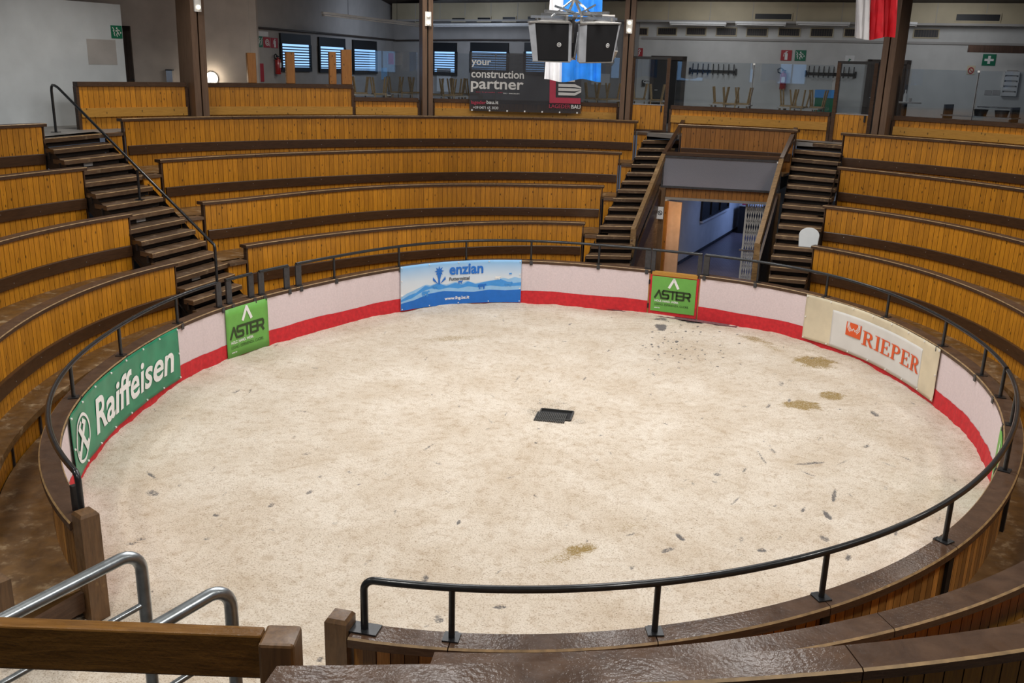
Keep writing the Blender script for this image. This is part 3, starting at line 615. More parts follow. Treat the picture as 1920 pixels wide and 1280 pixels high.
emit2d(join2d(strokes2d([[(ex-k*.75, ey-k*.85), (ex+k*.55, ey+k*.75)], [(ex+k*.75, ey-k*.85), (ex-k*.55, ey+k*.75)]], er*0.26), strokes2d([[(ex+k*.5, ey+k*.7), (ex+k*.2, ey+k*.95)], [(ex-k*.5, ey+k*.7), (ex-k*.2, ey+k*.95)], [(ex-k*.95, ey-k*.55), (ex-k*.6, ey-k*.8)], [(ex+k*.95, ey-k*.55), (ex+k*.6, ey-k*.8)]], er*0.2)), lp, 'emblem_cross', 'white_print', o)
emit2d(fit2d(text2d('Raiffeisen', 1, 0.02, 0.18), W*0.255, H*0.22, W*0.95, H*0.78), lp, 'lettering', 'white_print', o)
# blue feed banner
place, W, H = curved(tz(747,499,1.02), tz(978,488,1.02), 0.035, 1.035, 0.05, 0.003, 5)
m, nt, b = new_mat('sky_print'); M['sky_print'] = m
tc = N(nt, 'ShaderNodeTexCoord'); sx = N(nt, 'ShaderNodeSeparateXYZ'); nt.links.new(tc.outputs['Object'], sx.inputs[0])
mr = N(nt, 'ShaderNodeMapRange', inp={'From Min': 0.3, 'From Max': 1.0}); nt.links.new(sx.outputs[2], mr.inputs[0])
nt.links.new(ramp(nt, [(0.0, (0.80, 0.82, 0.84)), (0.45, (0.66, 0.75, 0.84)), (1.0, (0.22, 0.50, 0.84))], mr.outputs[0]), b.inputs['Base Color']); b.inputs['Roughness'].default_value = 0.45
o = thing('banner', place(W/2, 0), 'blue and white printed banner with mountains, cows and a flower emblem', 'banner')
sheet(o, place, W, H, 'sky_print', 'sheet', 80, 16); eyelets(o, place, W, H, 4, 3)
lp = lambda dd: (lambda u, v, d: place(u, v, dd))
def ridge(pts, mat, dd):
    xs = np.linspace(0, 1, 81); ys = np.interp(xs, [p_[0] for p_ in pts], [p_[1] for p_ in pts]); V = []; F = []; n = 5
    for x, y in zip(xs, ys): V += [(x*W, y*H*k/n) for k in range(n+1)]
    for i in range(80): F += [(i*(n+1)+k, (i+1)*(n+1)+k, (i+1)*(n+1)+k+1, i*(n+1)+k+1) for k in range(n)]
    emit2d((np.array(V), F), lp(dd), 'mountains', mat, o)
ridge([(0,.30),(.06,.38),(.12,.42),(.20,.50),(.23,.52),(.27,.49),(.32,.53),(.40,.47),(.48,.52),(.52,.47),(.57,.53),(.64,.46),(.72,.50),(.80,.53),(.86,.58),(.9,.55),(.95,.60),(1,.57)], 'blue_pale', 0.006)
ridge([(0,.24),(.08,.33),(.14,.36),(.22,.50),(.26,.46),(.33,.52),(.40,.44),(.48,.50),(.53,.44),(.58,.52),(.64,.44),(.74,.50),(.84,.55),(.92,.45),(1,.48)], 'blue_mid', 0.008)
ridge([(0,.20),(.10,.25),(.2,.38),(.27,.42),(.34,.37),(.42,.40),(.50,.36),(.58,.40),(.66,.36),(.76,.40),(.85,.37),(1,.40)], 'blue_pale', 0.010)
ridge([(0,.16),(.12,.20),(.25,.30),(.38,.33),(.5,.29),(.62,.26),(.75,.30),(.88,.28),(1,.31)], 'blue_print', 0.012)
def cow(cx, cy, s, mat, dd):
    P = [[(-.9, .1), (.75, .05), (.75, .75), (-.7, .8), (-.95, .6)], [(-.8, -.6), (-.55, -.6), (-.5, .2), (-.8, .2)], [(-.35, -.55), (-.15, -.55), (-.15, .2), (-.35, .2)], [(.35, -.6), (.55, -.6), (.6, .2), (.3, .2)], [(.65, -.55), (.8, -.55), (.78, .2), (.6, .2)], [(.7, .45), (1.2, .45), (1.25, .75), (.95, .95), (.7, .8)], [(-.95, .7), (-1.05, .65), (-1.05, -.1), (-.98, -.1)]]
    emit2d(join2d(*[poly2d([(cx+x*s, cy+y*s) for x, y in q]) for q in P]), lp(dd), 'cow_print', mat, o)
for cx, cy, s, mm in ((.22,.30,.09,'blue_mid'),(.31,.44,.065,'blue_mid'),(.515,.50,.05,'blue_print'),(.69,.37,.085,'blue_print'),(.90,.42,.08,'blue_mid'),(.815,.57,.06,'white_print'),(.915,.67,.03,'blue_mid')): cow(cx*W, cy*H, s, mm, 0.016)
emit2d(fit2d(text2d('enzian', 1, 0.028), .425*W, .69*H, .70*W, .93*H), lp(0.014), 'lettering', 'blue_print', o)
emit2d(fit2d(text2d('Futtermittel', 1, 0.02), .425*W, .555*H, .59*W, .635*H), lp(0.014), 'lettering', 'charcoal', o)
emit2d(fit2d(text2d('www.lhg.bz.it', 1, 0.03), .385*W, .09*H, .59*W, .185*H), lp(0.017), 'lettering', 'white_print', o)
fx, fy = .34*W, .80*H; star = [(fx+(0.16 if i % 2 == 0 else 0.075)*math.cos(PI/2+i*PI/8)*.75, fy+(0.16 if i % 2 == 0 else 0.075)*math.sin(PI/2+i*PI/8)*.75) for i in range(16)]
emit2d(join2d(*[poly2d([(fx, fy), star[i], star[(i+1) % 16]]) for i in range(16)]), lp(0.014), 'flower_print', 'blue_print', o)
emit2d(join2d(poly2d([(fx-.02, fy-.2), (fx-.055, fy-.06), (fx+.055, fy-.06), (fx+.02, fy-.2)]), poly2d([(fx-.02, fy-.30), (fx-.15, fy-.13), (fx-.16, fy-.2)]), poly2d([(fx+.02, fy-.30), (fx+.16, fy-.2), (fx+.15, fy-.13)]), poly2d([(fx-.025, fy-.31), (fx+.025, fy-.31), (fx+.022, fy-.16), (fx-.022, fy-.16)])), lp(0.014), 'flower_print', 'blue_print', o)
# cream banner
place, W, H = curved(tz(1515,551,1.0), tz(1775.5,655,1.0), 0.075, 1.0, 0.05, 0.0032, 8)
o = thing('banner', place(W/2, 0), 'cream vinyl banner with orange serif lettering and a wheat emblem', 'banner')
sheet(o, place, W, H, 'cream', 'sheet', 80, 16); eyelets(o, place, W, H, 7)
sheet(o, place, W, H, 'cream_white', 'printed_field', 60, 14, 0.002, W*.165, W*.85, H*.02, H*.82, 0.004)
lp = lambda u, v, d: place(u, v, 0.017)
def serif(ch, x, y, w, h):
    s = 0.24*w; t = 0.09*h; R_ = []
    def rc(a, b_, c, d): R_.append(poly2d([(x+a, y+b_), (x+c, y+b_), (x+c, y+d), (x+a, y+d)]))
    st0 = 0.14*w
    if ch == 'I':
        rc(.3*w, 0, .3*w+s, h); rc(.12*w, 0, .48*w+s*.6, t*.7); rc(.12*w, h-t*.7, .48*w+s*.6, h); return R_
    rc(st0, 0, st0+s, h); rc(0, 0, st0+s+.14*w, t*.7); rc(0, h-t*.7, st0+s, h)
    if ch in 'PR':
        n = 10; y0, y1 = .46*h, h; cy = (y0+y1)/2; ro = (y1-y0)/2
        rc(st0+s, h-t, .55*w, h); rc(st0+s, y0, .55*w, y0+t)
        for k in range(n):
            a0, a1 = -PI/2+PI*k/n, -PI/2+PI*(k+1)/n
            R_.append(poly2d([(x+.55*w+.42*w*math.cos(a0), y+cy+ro*math.sin(a0)), (x+.55*w+.42*w*math.cos(a1), y+cy+ro*math.sin(a1)), (x+.55*w+.17*w*math.cos(a1), y+cy+(ro-t)*math.sin(a1)), (x+.55*w+.17*w*math.cos(a0), y+cy+(ro-t)*math.sin(a0))]))
        if ch == 'R': R_.append(poly2d([(x+.45*w, y+.5*h), (x+.68*w, y+.5*h), (x+1.08*w, y), (x+.80*w, y)])); rc(.80*w, 0, 1.12*w, t*.6)
    if ch == 'E':
        rc(st0+s, h-t*.8, .92*w, h); rc(st0+s, 0, .96*w, t*.8); rc(st0+s, .47*h, .72*w, .47*h+t*.8); rc(.82*w, h-.27*h, .92*w, h); rc(.86*w, 0, .96*w, .27*h); rc(.64*w, .38*h, .72*w, .64*h)
    return R_
R_ = []; xx = .375*W
for ch in 'RIEPER':
    w = (0.055 if ch == 'I' else 0.082)*W; R_ += serif(ch, xx, .31*H, 0.075*W, .30*H); xx += w
emit2d(join2d(*R_), lp, 'lettering', 'orange', o)
bx0, by0, bw, bh = .262*W, .385*H, .10*W, .29*H
emit2d(poly2d([(bx0, by0), (bx0+bw, by0), (bx0+bw, by0+bh), (bx0, by0+bh)]), lp, 'emblem', 'orange', o)
wl = []
for s in (-1, 1):
    cx = bx0+bw/2
    for k in range(3): wl.append([(cx, by0+bh*(.12+.12*k)), (cx+s*bw*.22, by0+bh*(.28+.16*k)), (cx+s*bw*(.40-.04*k), by0+bh*(.60+.14*k)), (cx+s*bw*(.40-.06*k), by0+bh*.97)])
    wl.append([(cx, by0+bh*.2), (cx+s*bw*.1, by0+bh*.45), (cx, by0+bh*.62)])
emit2d(strokes2d(wl, 0.017), lambda u, v, d: place(u, v, 0.021), 'wheat_print', 'cream_white', o)
# ================================================================== seating tiers
HT = [1.706+0.758*i for i in range(4)]; LIP = 0.30; PANEL = 1.058
def curve_fn(pts, deg, smooth=1e-4):
    th = np.array([p[0] for p in pts]); r = np.array([p[1] for p in pts]); c0 = th.mean(); s = max(0.2, np.ptp(th)/2)
    A = np.stack([((th-c0)/s)**k for k in range(deg+1)], 1); w = np.linalg.solve(A.T@A+smooth*np.diag(range(deg+1)), A.T@r)
    return lambda t: float(sum(w[k]*((t-c0)/s)**k for k in range(deg+1)))
def sec(px, z, extra=(), deg=2):
    P = [pol(at(x, y, z)) for x, y in px]; P = [((a+2*PI) if a < -140*D2R else a, r) for a, r in P]+[(a*D2R, r) for a, r in extra]
    return curve_fn(P, min(deg, len(P)-1)), P
L_PX = [[(0,629),(87.5,573),(217,521.5),(326,492)], [(0,451),(93,427.5),(240,401)], [(0,328),(157,314)], [(0,235),(75,231)]]
L_EX = [[(-118, 7.95), (-130, 8.35)], [(-105, 8.95), (-120, 9.2)], [(-82, 10.0), (-100, 10.1)], [(-80, 11.5), (-95, 11.5)]]
M_PX = [[(464,459),(560,445),(712,428),(790,421.5),(860,418),(940,415),(1092,417)], [(384,378),(560,360.4),(650,352.5),(731,347.5),(834,344),(928,344),(1127,348)], [(305,299),(440,290),(560,286),(690,281),(920,279),(1160,285)], [(233,222),(440,217.5),(560,217),(690,216),(920,219),(1030,220),(1190,226)]]
R_PX = [[(1527,461),(1652,484),(1758,516),(1920,583),(1920,1055),(1761,1124),(1449,1189),(1140,1228),(833,1226)], [(1549,385.5),(1748,412),(1915,454),(1920,1163),(1505,1230),(826,1262),(551,1245)], [(1573,313.5),(1748,329),(1920,354)], [(1582,249),(1748,259.6),(1920,273)]]
R_EX = [[], [(95, 8.9)], [(85, 10.4), (110, 10.3)], [(75, 11.7), (100, 11.6)]]
tierf = {}; ends = {}
for i in range(4):
    f, P = sec(L_PX[i], HT[i], L_EX[i], 3 if i < 2 else 2); tierf['L', i] = f; ends['L', i] = (min(-118*D2R, -118*D2R) if i < 2 else -100*D2R, pol(at(*L_PX[i][-1], HT[i]))[0])
    f, P = sec(M_PX[i], HT[i], (), 4); tierf['M', i] = f; ends['M', i] = (pol(at(*M_PX[i][0], HT[i]))[0], pol(at(*M_PX[i][-1], HT[i]))[0])
    f, P = sec(R_PX[i], HT[i], R_EX[i], 5 if i < 2 else 2); tierf['R', i] = f; ends['R', i] = (pol(at(*R_PX[i][0], HT[i]))[0], P[-1][0] if i == 0 else (P[-2][0] if i == 1 else 108*D2R))
ends['R', 1] = (ends['R', 1][0], max(p[0] for p in sec(R_PX[1], HT[1], R_EX[1], 5)[1]))
ends['L', 0] = (-128*D2R, ends['L', 0][1]); ends['L', 1] = (-118*D2R, ends['L', 1][1])
T0F = lambda t: rR(t)+0.74
ORD = ['lowest', 'second', 'third', 'topmost']
WHERE = {'L': 'behind the green banner, beside the railed stair', 'M': 'behind the blue banner, between two stairs', 'R': 'behind the cream banner, running on around the ring'}
def deck_mesh(t0, t1, rin, rout, z, th=0.06):
    s = MB(); vs = []; fs = []; ths = arc(t0, t1)
    for a in ths:
        for r, zz in ((rin(a), z-th), (rin(a), z), (rout(a), z), (rout(a), z-th)): q = xy(a, r); vs.append((q[0], q[1], zz))
    for i in range(len(ths)-1):
        for k in range(4): fs.append((i*4+k, i*4+(k+1) % 4, (i+1)*4+(k+1) % 4, (i+1)*4+k))
    fs += [(3, 2, 1, 0), tuple((len(ths)-1)*4+k for k in range(4))]
    return s.add(vs, fs)
def make_tier(sname, i, label, t0=None, t1=None, f=None, stubs=(0, 0), boards='amber', inner=None, bw=0.123):
    f = f or tierf[sname, i]; a0, a1 = ends.get((sname, i), (t0, t1)); a0 = t0 if t0 is not None else a0; a1 = t1 if t1 is not None else a1
    H = HT[i]; zb = H-PANEL; am = (a0+a1)/2; q = xy(am, f(am))
    o = thing('seating_tier', (q[0], q[1], zb), label, 'seating', 'plank seating tiers')
    # cap in planks of about 2.6 m
    n = max(1, round((a1-a0)*f(am)/2.6))
    for k in range(n):
        u0, u1 = a0+(a1-a0)*k/n, a0+(a1-a0)*(k+1)/n; e = 0.0004
        ar = arc(u0+e-(0.008 if k == 0 else 0), u1-e+(0.008 if k == n-1 else 0)); MB().sweep(ar, f, [(-0.035, H-0.065), (-0.04, H-0.012), (-0.03, H), (0.165, H), (0.18, H-0.012), (0.18, H-0.065)]).build('cap_plank', 'cap', o, edge=(6, (1, 3), 6*(len(ar)-1)))
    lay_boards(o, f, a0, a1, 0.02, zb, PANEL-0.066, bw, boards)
    e = 0.002
    MB().sweep(arc(a0+e, a1-e), f, [(-0.05, H-0.79), (-0.05, H-0.60), (-0.045, H-0.59), (0.003, H-0.59), (0.003, H-0.79)]).build('backrest', 'back', o)
    br = o.children[-1]; s_ = MB()
    for k in range(int((a1-a0)*f(am)/0.9)):
        aa = a0+(0.45+0.9*k)/f(am); s_.box((*xy(aa, f(aa)-0.052), H-0.69+0.03*(-1)**k), (0.016, 0.008, 0.016), aa)
    if s_.v: tag(s_.build('bolts', 'chrome', br), kind='stuff')
    for s, (aa, sg) in enumerate(((a0, 1), (a1, -1))):
        qq = xy(aa-sg*0.003, f(aa)+0.05); MB().box((qq[0], qq[1], (zb+H-0.066)/2), (0.022, 0.10, PANEL-0.068), aa).build('end_post', 'cap', o)
        if stubs[s]:
            b0_, b1_ = (aa-stubs[s]/f(aa), aa-0.008) if s == 0 else (aa+0.008, aa+stubs[s]/f(aa))
            lay_boards(o, f, b0_, b1_, 0.02, zb, PANEL-LIP-0.06, bw, boards)
            MB().sweep(arc(b0_, b1_), f, [(-0.05, H-LIP-0.06), (-0.05, H-LIP), (0.25, H-LIP), (0.25, H-LIP-0.06)]).build('step_plank', 'tread', o)
    for s, (aa, sg) in enumerate(((a0, -1), (a1, 1))):
        at_ = aa+sg*(stubs[s]-0.03)/f(aa); c0_, c1_ = xy(at_, f(at_)+0.04), xy(at_, f(at_)+1.02); zt_ = H-LIP-0.065; zc_ = (zt_+zb)/2
        if i < 3: MB().bar((*c0_, zc_), (*c1_, zc_), 0.03, zt_-zb).build('side_panel', boards if sname != 'X' else 'back', o)
    s0 = stubs[0]/f(a0); s1 = stubs[1]/f(a1); rin = inner or ((lambda t: tierf[sname, i-1](t)+0.18) if i else T0F)
    deck_mesh(a0-s0*0.9, a1+s1*0.9, rin, lambda t: f(t)+0.01, zb).build('deck', 'deck', o)
    if i == 0:
        MB().sweep(arc(a0, a1), T0F, [(-0.03, zb-0.085), (-0.03, zb+0.004), (0.22, zb+0.004), (0.22, zb-0.085)]).build('deck_nosing', 'deck', o)
        lay_boards(o, T0F, a0, a1, 0.03, WALK_Z-0.02, zb-0.08-WALK_Z+0.02, bw, boards)
        for k in range(int((a1-a0)*7/1.0)):
            a = a0+0.1+k*1.0/7
            if a < a1: qq = xy(a, T0F(a)+0.008); MB().box((qq[0], qq[1], WALK_Z+0.13), (0.06, 0.03, 0.30), a).build('bracket', 'steel_grey', o)
    return o
for i in range(4):
    for s in 'LMR':
        make_tier(s, i, f'{ORD[i]} amber boarded seating tier {WHERE[s]}', stubs={'L': (0, 0), 'M': (0.5, 0.36), 'R': (0, 0)}[s])
# piece of the topmost tier over the tunnel mouth
tA, tB = pol(at(1279, 233, HT[3]))[0], pol(at(1490, 243, HT[3]))[0]
f4 = curve_fn([pol(at(1279, 233, HT[3])), pol(at(1385, 237.5, HT[3])), pol(at(1490, 243, HT[3]))], 2)
# portal ends
ZP = 3.23; PL = at(1245, 293, ZP); PR = at(1465, 303, ZP)
def rp(t):                                                        # radius of the portal line
    a, b_ = PL[:2], PR[:2]; d = np.array([math.sin(t), math.cos(t)]); n = np.array([b_[1]-a[1], -(b_[0]-a[0])]); return float((a@n)/(d@n))
make_tier('X', 3, 'short reddish boarded seating tier above the tunnel mouth', tA, tB, f4, boards='amber_red', inner=lambda t: min(rp(t)+0.05, f4(t)-0.3))
# walkway behind the barrier
wk = thing('ring_walkway', (0, 0, WALK_Z), 'worn brown plank walkway between the barrier and the lowest seats', 'walkway')
TUN0, TUN1 = pol(PL)[0], pol(PR)[0]
for t0, t1 in ((TH_L, TUN0-0.01), (TUN1+0.01, TH_R)):
    n = 9
    for k in range(n):
        u0, u1 = t0+(t1-t0)*k/n, t0+(t1-t0)*(k+1)/n
        deck_mesh(u0, u1, lambda t: rR(t)+0.12, lambda t: rR(t)+0.735, WALK_Z, 0.26).build('plank', 'deck', wk)
# ================================================================== staircases
def stair(label, Lp, Rp, z0, z1, n_extra, ext_top=None, light_k=(), rails=None):
    """Lp/Rp: functions level z -> plan point of the tread front at the two sides"""
    lv = []; z = z1
    while z > z0-1e-6: lv.append(z); z -= 0.1895
    mid = (Lp(z0)+Rp(z0))/2; o = thing('staircase', (mid[0], mid[1], WALK_Z), label, 'stairs')
    for k, z in enumerate(lv):
        a, b_ = Lp(z), Rp(z); a2, b2 = Lp(z+0.235), Rp(z+0.235)
        if k == 0: a2, b2 = a+(a-Lp(z-0.19))*1.3, b_+(b_-Rp(z-0.19))*1.3
        j = (random.random()-0.5)*0.03; d = (b_-a)/np.linalg.norm(b_-a)
        a = a+d*j; b_ = b_+d*j*0.5
        th = 0.088; n = np.array([-d[1], d[0]]); ch = 0.012
        pr = lambda p_, q_: [(*p_, z-th), (*p_, z-ch), (*(p_+n*ch), z), (*q_, z), (*q_, z-th)]
        MB().add(pr(a, a2)+pr(b_, b2), [(k_, (k_+1) % 5, 5+(k_+1) % 5, 5+k_) for k_ in range(5)]+[(4, 3, 2, 1, 0), (5, 6, 7, 8, 9)]).build('tread', 'tread', o, edge=(5, (1,), 5))
        n = np.array([-d[1], d[0]]); ra, rb = a+n*0.13, b_+n*0.13
        vs = [(*ra, z-0.19), (*rb, z-0.19), (*(rb+n*.02), z-0.19), (*(ra+n*.02), z-0.19)]; vs += [(x, y, zz+0.13) for x, y, zz in vs]
        MB().add(vs, [(0, 3, 2, 1), (4, 5, 6, 7), (0, 1, 5, 4), (1, 2, 6, 5), (2, 3, 7, 6), (3, 0, 4, 7)]).build('shade_board', 'shade_board', o)  # dark board added for the shade in the open gap below the tread
        if k in light_k:
            c = (a*0.55+b_*0.45)+n*0.115; MB().box((*c, z-0.135), (0.24, 0.02, 0.085), -math.atan2(d[1], d[0])).build('step_light', 'plaster_grey', o)
    for Pf, nm in ((Lp, 'stringer'), (Rp, 'stringer')):
        zz = [lv[-1], (lv[0]+lv[-1])/2, lv[0]]; V = []
        for z in zz: V += [(*Pf(z), z-0.09), (*Pf(z), max(0.0, z-0.55))]
        MB().add(V, [(0, 1, 3, 2), (2, 3, 5, 4)]).build(nm, 'shade_board', o)
    V = []
    for z in [lv[-1], 1.406, 2.164, 2.92, lv[0]]: V += [(*Lp(z+0.2), z-0.25), (*Rp(z+0.2), z-0.25)]
    MB().add(V, [(2*k, 2*k+1, 2*k+3, 2*k+2) for k in range(4)]).build('underside', 'shade_board', o)
    return o
def lin(zs, pts):
    zs = np.array(zs); pts = np.array(pts)
    def fn(z):
        if z <= zs[0]: k = 0
        elif z >= zs[-1]: k = len(zs)-2
        else: k = int(np.searchsorted(zs, z)-1)
        return pts[k]+(pts[k+1]-pts[k])*(z-zs[k])/(zs[k+1]-zs[k])
    return fn
DZ = [HT[i]-LIP for i in range(4)]
def endpt(s, i, which, shift=0.0, dr=0.0):
    a = ends[s, i][which]; f = tierf[s, i]; return xy(a+shift/f(a), f(a)+dr)
s1L = lin([0.648]+DZ, [endpt('L', 0, 1, 0.02, -0.76)]+[endpt('L', i, 1, 0.02) for i in range(4)]); s1R = lin([0.648]+DZ, [endpt('M', 0, 0, -0.5, -0.80)]+[endpt('M', i, 0, -0.5) for i in range(4)])
stair('wide worn plank stair with a black handrail climbing to the grey partition', s1L, s1R, 0.58, DZ[3], 0, light_k=(2, 7, 12))
# tunnel-side edges of the two stairs
def side_from_px(inner, line, slope, zs):
    """other edge of a stair: same level, on the given picture line of its edge, treads running straight across"""
    out = []
    for z in zs:
        p0 = proj((*inner(z), z)); x = p0[0]
        for _ in range(12):
            y = p0[1]+slope*(x-p0[0]); x = np.interp(y, [l[1] for l in line], [l[0] for l in line])
        out.append(at(x, p0[1]+slope*(x-p0[0]), z)[:2])
    return lin(zs, out)
ZS = [0.65, 1.406, 2.164, 2.92, 3.678]
s2L = lin(DZ, [endpt('M', i, 1, 0.34) for i in range(4)]); 
tl = side_from_px(s2L, [(1285,244),(1272,274),(1220,351),(1197,398),(1178,490)], 0.02, ZS)
stair('plank stair between the blue-banner seating and the tunnel mouth', s2L, tl, 0.46, DZ[3], 0)
s3R = lin(DZ, [endpt('R', i, 0, -0.03) for i in range(4)])
tr_ = side_from_px(s3R, [(1492,252),(1488,285),(1470,373),(1452,455),(1436,520)], 0.085, ZS)
stair('plank stair between the tunnel mouth and the seating with the white seat pad', tr_, s3R, 0.46, DZ[3], 0)
# long stair handrail
def stair_hit(px, py):
    """where the sight line through a picture point meets the treads of the wide stair"""
    lv = [DZ[3]-0.1895*k for k in range(17)]; lv = [z for z in lv if z > 0.58]
    for z in np.linspace(3.6, 0.6, 600):
        P = at(px, py, z)
        for l in lv:
            A, B = s1L(l), s1R(l); d = B-A
            if d[0]*(P[1]-A[1])-d[1]*(P[0]-A[0]) > 0:          # beyond the front edge of this tread
                if z <= l: P[2] = l; return P
                break
    return at(px, py, 0.7)
P0 = at(105, 248, DZ[3]); P1 = stair_hit(409, 558)
z0t, z1t = z_over(P0, 160), z_over(P1, 460)
hr = thing('stair_handrail', P0, 'long sloping black tube handrail along the wide plank stair', 'handrail')
T0_, T1_ = np.array([P0[0], P0[1], z0t]), np.array([P1[0], P1[1], z1t]); d = (T1_-T0_)/np.linalg.norm(T1_-T0_)
hx = np.array([d[0], d[1], 0])/np.linalg.norm(d[:2])
path = [P0, T0_-np.array([0, 0, .10]), T0_-np.array([0, 0, .03])+hx*.02, T0_+hx*.07+np.array([0, 0, .01]), T0_+hx*.17, T0_+hx*.27+d*.02-np.array([0, 0, .03]), T1_-d*.08, T1_-d*.03, T1_-np.array([0, 0, .04]), T1_-np.array([0, 0, .1]), P1]
MB().tube(path, 0.028, 10).build('pipe', 'steel', hr, True)
fm = min(np.linspace(0.1, 0.9, 200), key=lambda f_: abs(proj(T0_+(T1_-T0_)*f_)[0]-257)); RM = T0_+(T1_-T0_)*fm; zm = RM[2]
def tread_z(P):
    for l in [DZ[3]-0.1895*k for k in range(17)]:
        A, B = s1L(l), s1R(l); d_ = B-A
        if d_[0]*(P[1]-A[1])-d_[1]*(P[0]-A[0]) > 0: return l
    return WALK_Z
PM = np.array([RM[0], RM[1], tread_z(RM)]); MB().tube([PM, (PM[0], PM[1], zm)], 0.026, 10).build('post', 'steel', hr, True)
for P in (P0, PM, P1): MB().box((P[0], P[1], P[2]+0.006), (0.15, 0.15, 0.012)).build('base_plate', 'steel', hr)
# ================================================================== tunnel mouth
tn = thing('tunnel_portal', (PL[0], PL[1], 0), 'timber tunnel mouth with sloping side rails and a grey mesh screen on top', 'portal')
pdv = (PR-PL)[:2]; PW_ = np.linalg.norm(pdv); pd = pdv/PW_; pn = np.array([pd[1], -pd[0]]); P_ANG = -math.atan2(pd[1], pd[0])     # pn faces the ring
def pp(u, d, z): q = PL[:2]+pd*u+pn*d; return np.array([q[0], q[1], z])
MB().box(pp(PW_/2, 0.05, 2.86), (PW_, 0.03, 0.72), P_ANG).build('mesh_screen', 'screen', tn)
for z in (3.235, 2.485): MB().box(pp(PW_/2, 0.06, z), (PW_+0.06, 0.06, 0.05), P_ANG).build('screen_rail', 'steel_grey', tn)
for u in (0, PW_): MB().box(pp(u, 0.06, 2.86), (0.05, 0.06, 0.75), P_ANG).build('screen_stile', 'steel_grey', tn)
MB().box(pp(PW_-0.06, 0.10, 3.21), (0.10, 0.02, 0.04), P_ANG).build('screen_tag', 'white', tn)
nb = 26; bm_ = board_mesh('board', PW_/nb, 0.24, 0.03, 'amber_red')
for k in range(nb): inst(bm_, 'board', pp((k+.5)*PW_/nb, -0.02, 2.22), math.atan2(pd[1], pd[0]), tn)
MB().box(pp(PW_/2+0.05, 0.02, 2.19), (PW_-0.1, 0.10, 0.06), P_ANG).build('lintel_trim', 'kraft', tn)
MB().box(pp(PW_/2, -0.1, 3.30), (PW_+0.1, 0.3, 0.07), P_ANG).build('header_beam', 'back', tn)
MB().box(pp(0.02, 0, 1.23), (0.17, 0.17, 2.48), P_ANG).build('portal_post', 'beamv', tn)
MB().box(pp(PW_-0.02, 0, 1.23), (0.17, 0.17, 2.48), P_ANG).build('portal_post', 'beamv', tn)
for (bx, by, ex_, ey_, u, sgn) in ((1188, 432, 1250, 291, 0, 1), (1420, 460, 1468, 301, PW_, -1)):
    b0_ = at(bx, by, 1.55); b1_ = pp(u, 0.02, ZP+0.03)
    MB().bar(b0_, b1_, 0.11, 0.12).build('sloping_rail', 'rail_wood', tn)
    MB().bar(b0_-np.array([0, 0, .32]), b1_-np.array([0, 0, .32]), 0.035, 0.26).build('side_plank', 'tread', tn)
    MB().bar(b0_-np.array([0, 0, .95]), b1_-np.array([0, 0, .95]), 0.05, 0.30).build('stringer', 'back', tn)
    top = np.array([*(tl(3.60) if sgn > 0 else tr_(3.60)), 3.98]); MB().bar(b1_, top, 0.10, 0.12).build('upper_rail', 'back', tn)
    MB().box((b0_[0], b0_[1], 0.80), (0.13, 0.13, 1.58), P_ANG).build('newel_post', 'rail_wood', tn)
# side walls of the tunnel under the stairs and the no-smoking plate
for u, src in ((0, (1188, 432)), (PW_, (1420, 460))):
    a_ = at(*src, 1.55)[:2]; c_ = PL[:2] if u == 0 else PR[:2]
    MB().add([(*a_, 0), (*c_, 0), (*c_, 2.3), (*a_, 0.62)], [(0, 1, 2, 3)]).build('side_cheek', 'tread', tn)
na = at(1188, 432, 1.55)[:2]; q = np.append(na+(PL[:2]-na)*0.93, 1.83)+np.array([pd[0], pd[1], 0])*0.05+np.array([pn[0], pn[1], 0])*0.10; MB().box(q, (0.16, 0.012, 0.31), P_ANG).build('notice_plate', 'white', tn)
def on(c, ux, d0): 
    return lambda u, v, d: np.array([c[0]+ux[0]*u-ux[1]*0+pn[0]*(d0+d), c[1]+ux[1]*u+pn[1]*(d0+d), c[2]+v])
emit2d(join2d(ring2d(0, 0, .042, .058, 24), strokes2d([[(-.035, .035), (.035, -.035)]], .012), strokes2d([[(-.03, -.005), (.03, -.005)]], .012)), on(q, pd, 0.008), 'notice_symbol', 'black', tn, 0.002)
# corridor behind the tunnel
cdir = np.array([0.413, 0.911]); cdir /= np.linalg.norm(cdir); cw = 2.55; cside = np.array([cdir[1], -cdir[0]])
c0 = at(1270, 497, 0)[:2]-cdir*1.55; CL = 12.0
def cc(s, w, z): q = c0+cdir*s+cside*w; return np.array([q[0], q[1], z])
C_ANG = -math.atan2(cdir[1], cdir[0])
cf = MB().add([cc(-4.3, -0.35, .012), cc(-4.3, cw+.5, .012), cc(CL, cw, .012), cc(CL, 0, .012)], [(0, 1, 2, 3)]).build('floor_corridor', 'tile'); tag(cf, kind='structure')
wl_ = MB().box(cc(CL/2, -0.06, 1.15), (CL, 0.12, 2.3), C_ANG).build('wall_corridor_side', 'plaster'); tag(wl_, kind='structure')
wl_ = MB().box(cc(CL/2+0.4, cw+0.06, 1.15), (CL-0.8, 0.12, 2.3), C_ANG).build('wall_corridor_far_side', 'plaster'); tag(wl_, kind='structure')
wl_ = MB().box(cc(CL+0.06, cw/2, 1.15), (0.12, cw, 2.3), C_ANG).build('wall_corridor_end', 'plaster'); tag(wl_, kind='structure')
wl_ = MB().box(cc(CL/2+0.3, cw/2, 2.36), (CL-0.5, cw+0.3, 0.1), C_ANG).build('ceiling_corridor', 'plaster'); tag(wl_, kind='structure')
area('corridor_lamp', tuple(cc(7.5, cw*0.6, 2.25)), 0.9, 30, (0.30, 0.46, 1.0), tuple(cc(7.4, cw*0.55, 0)))
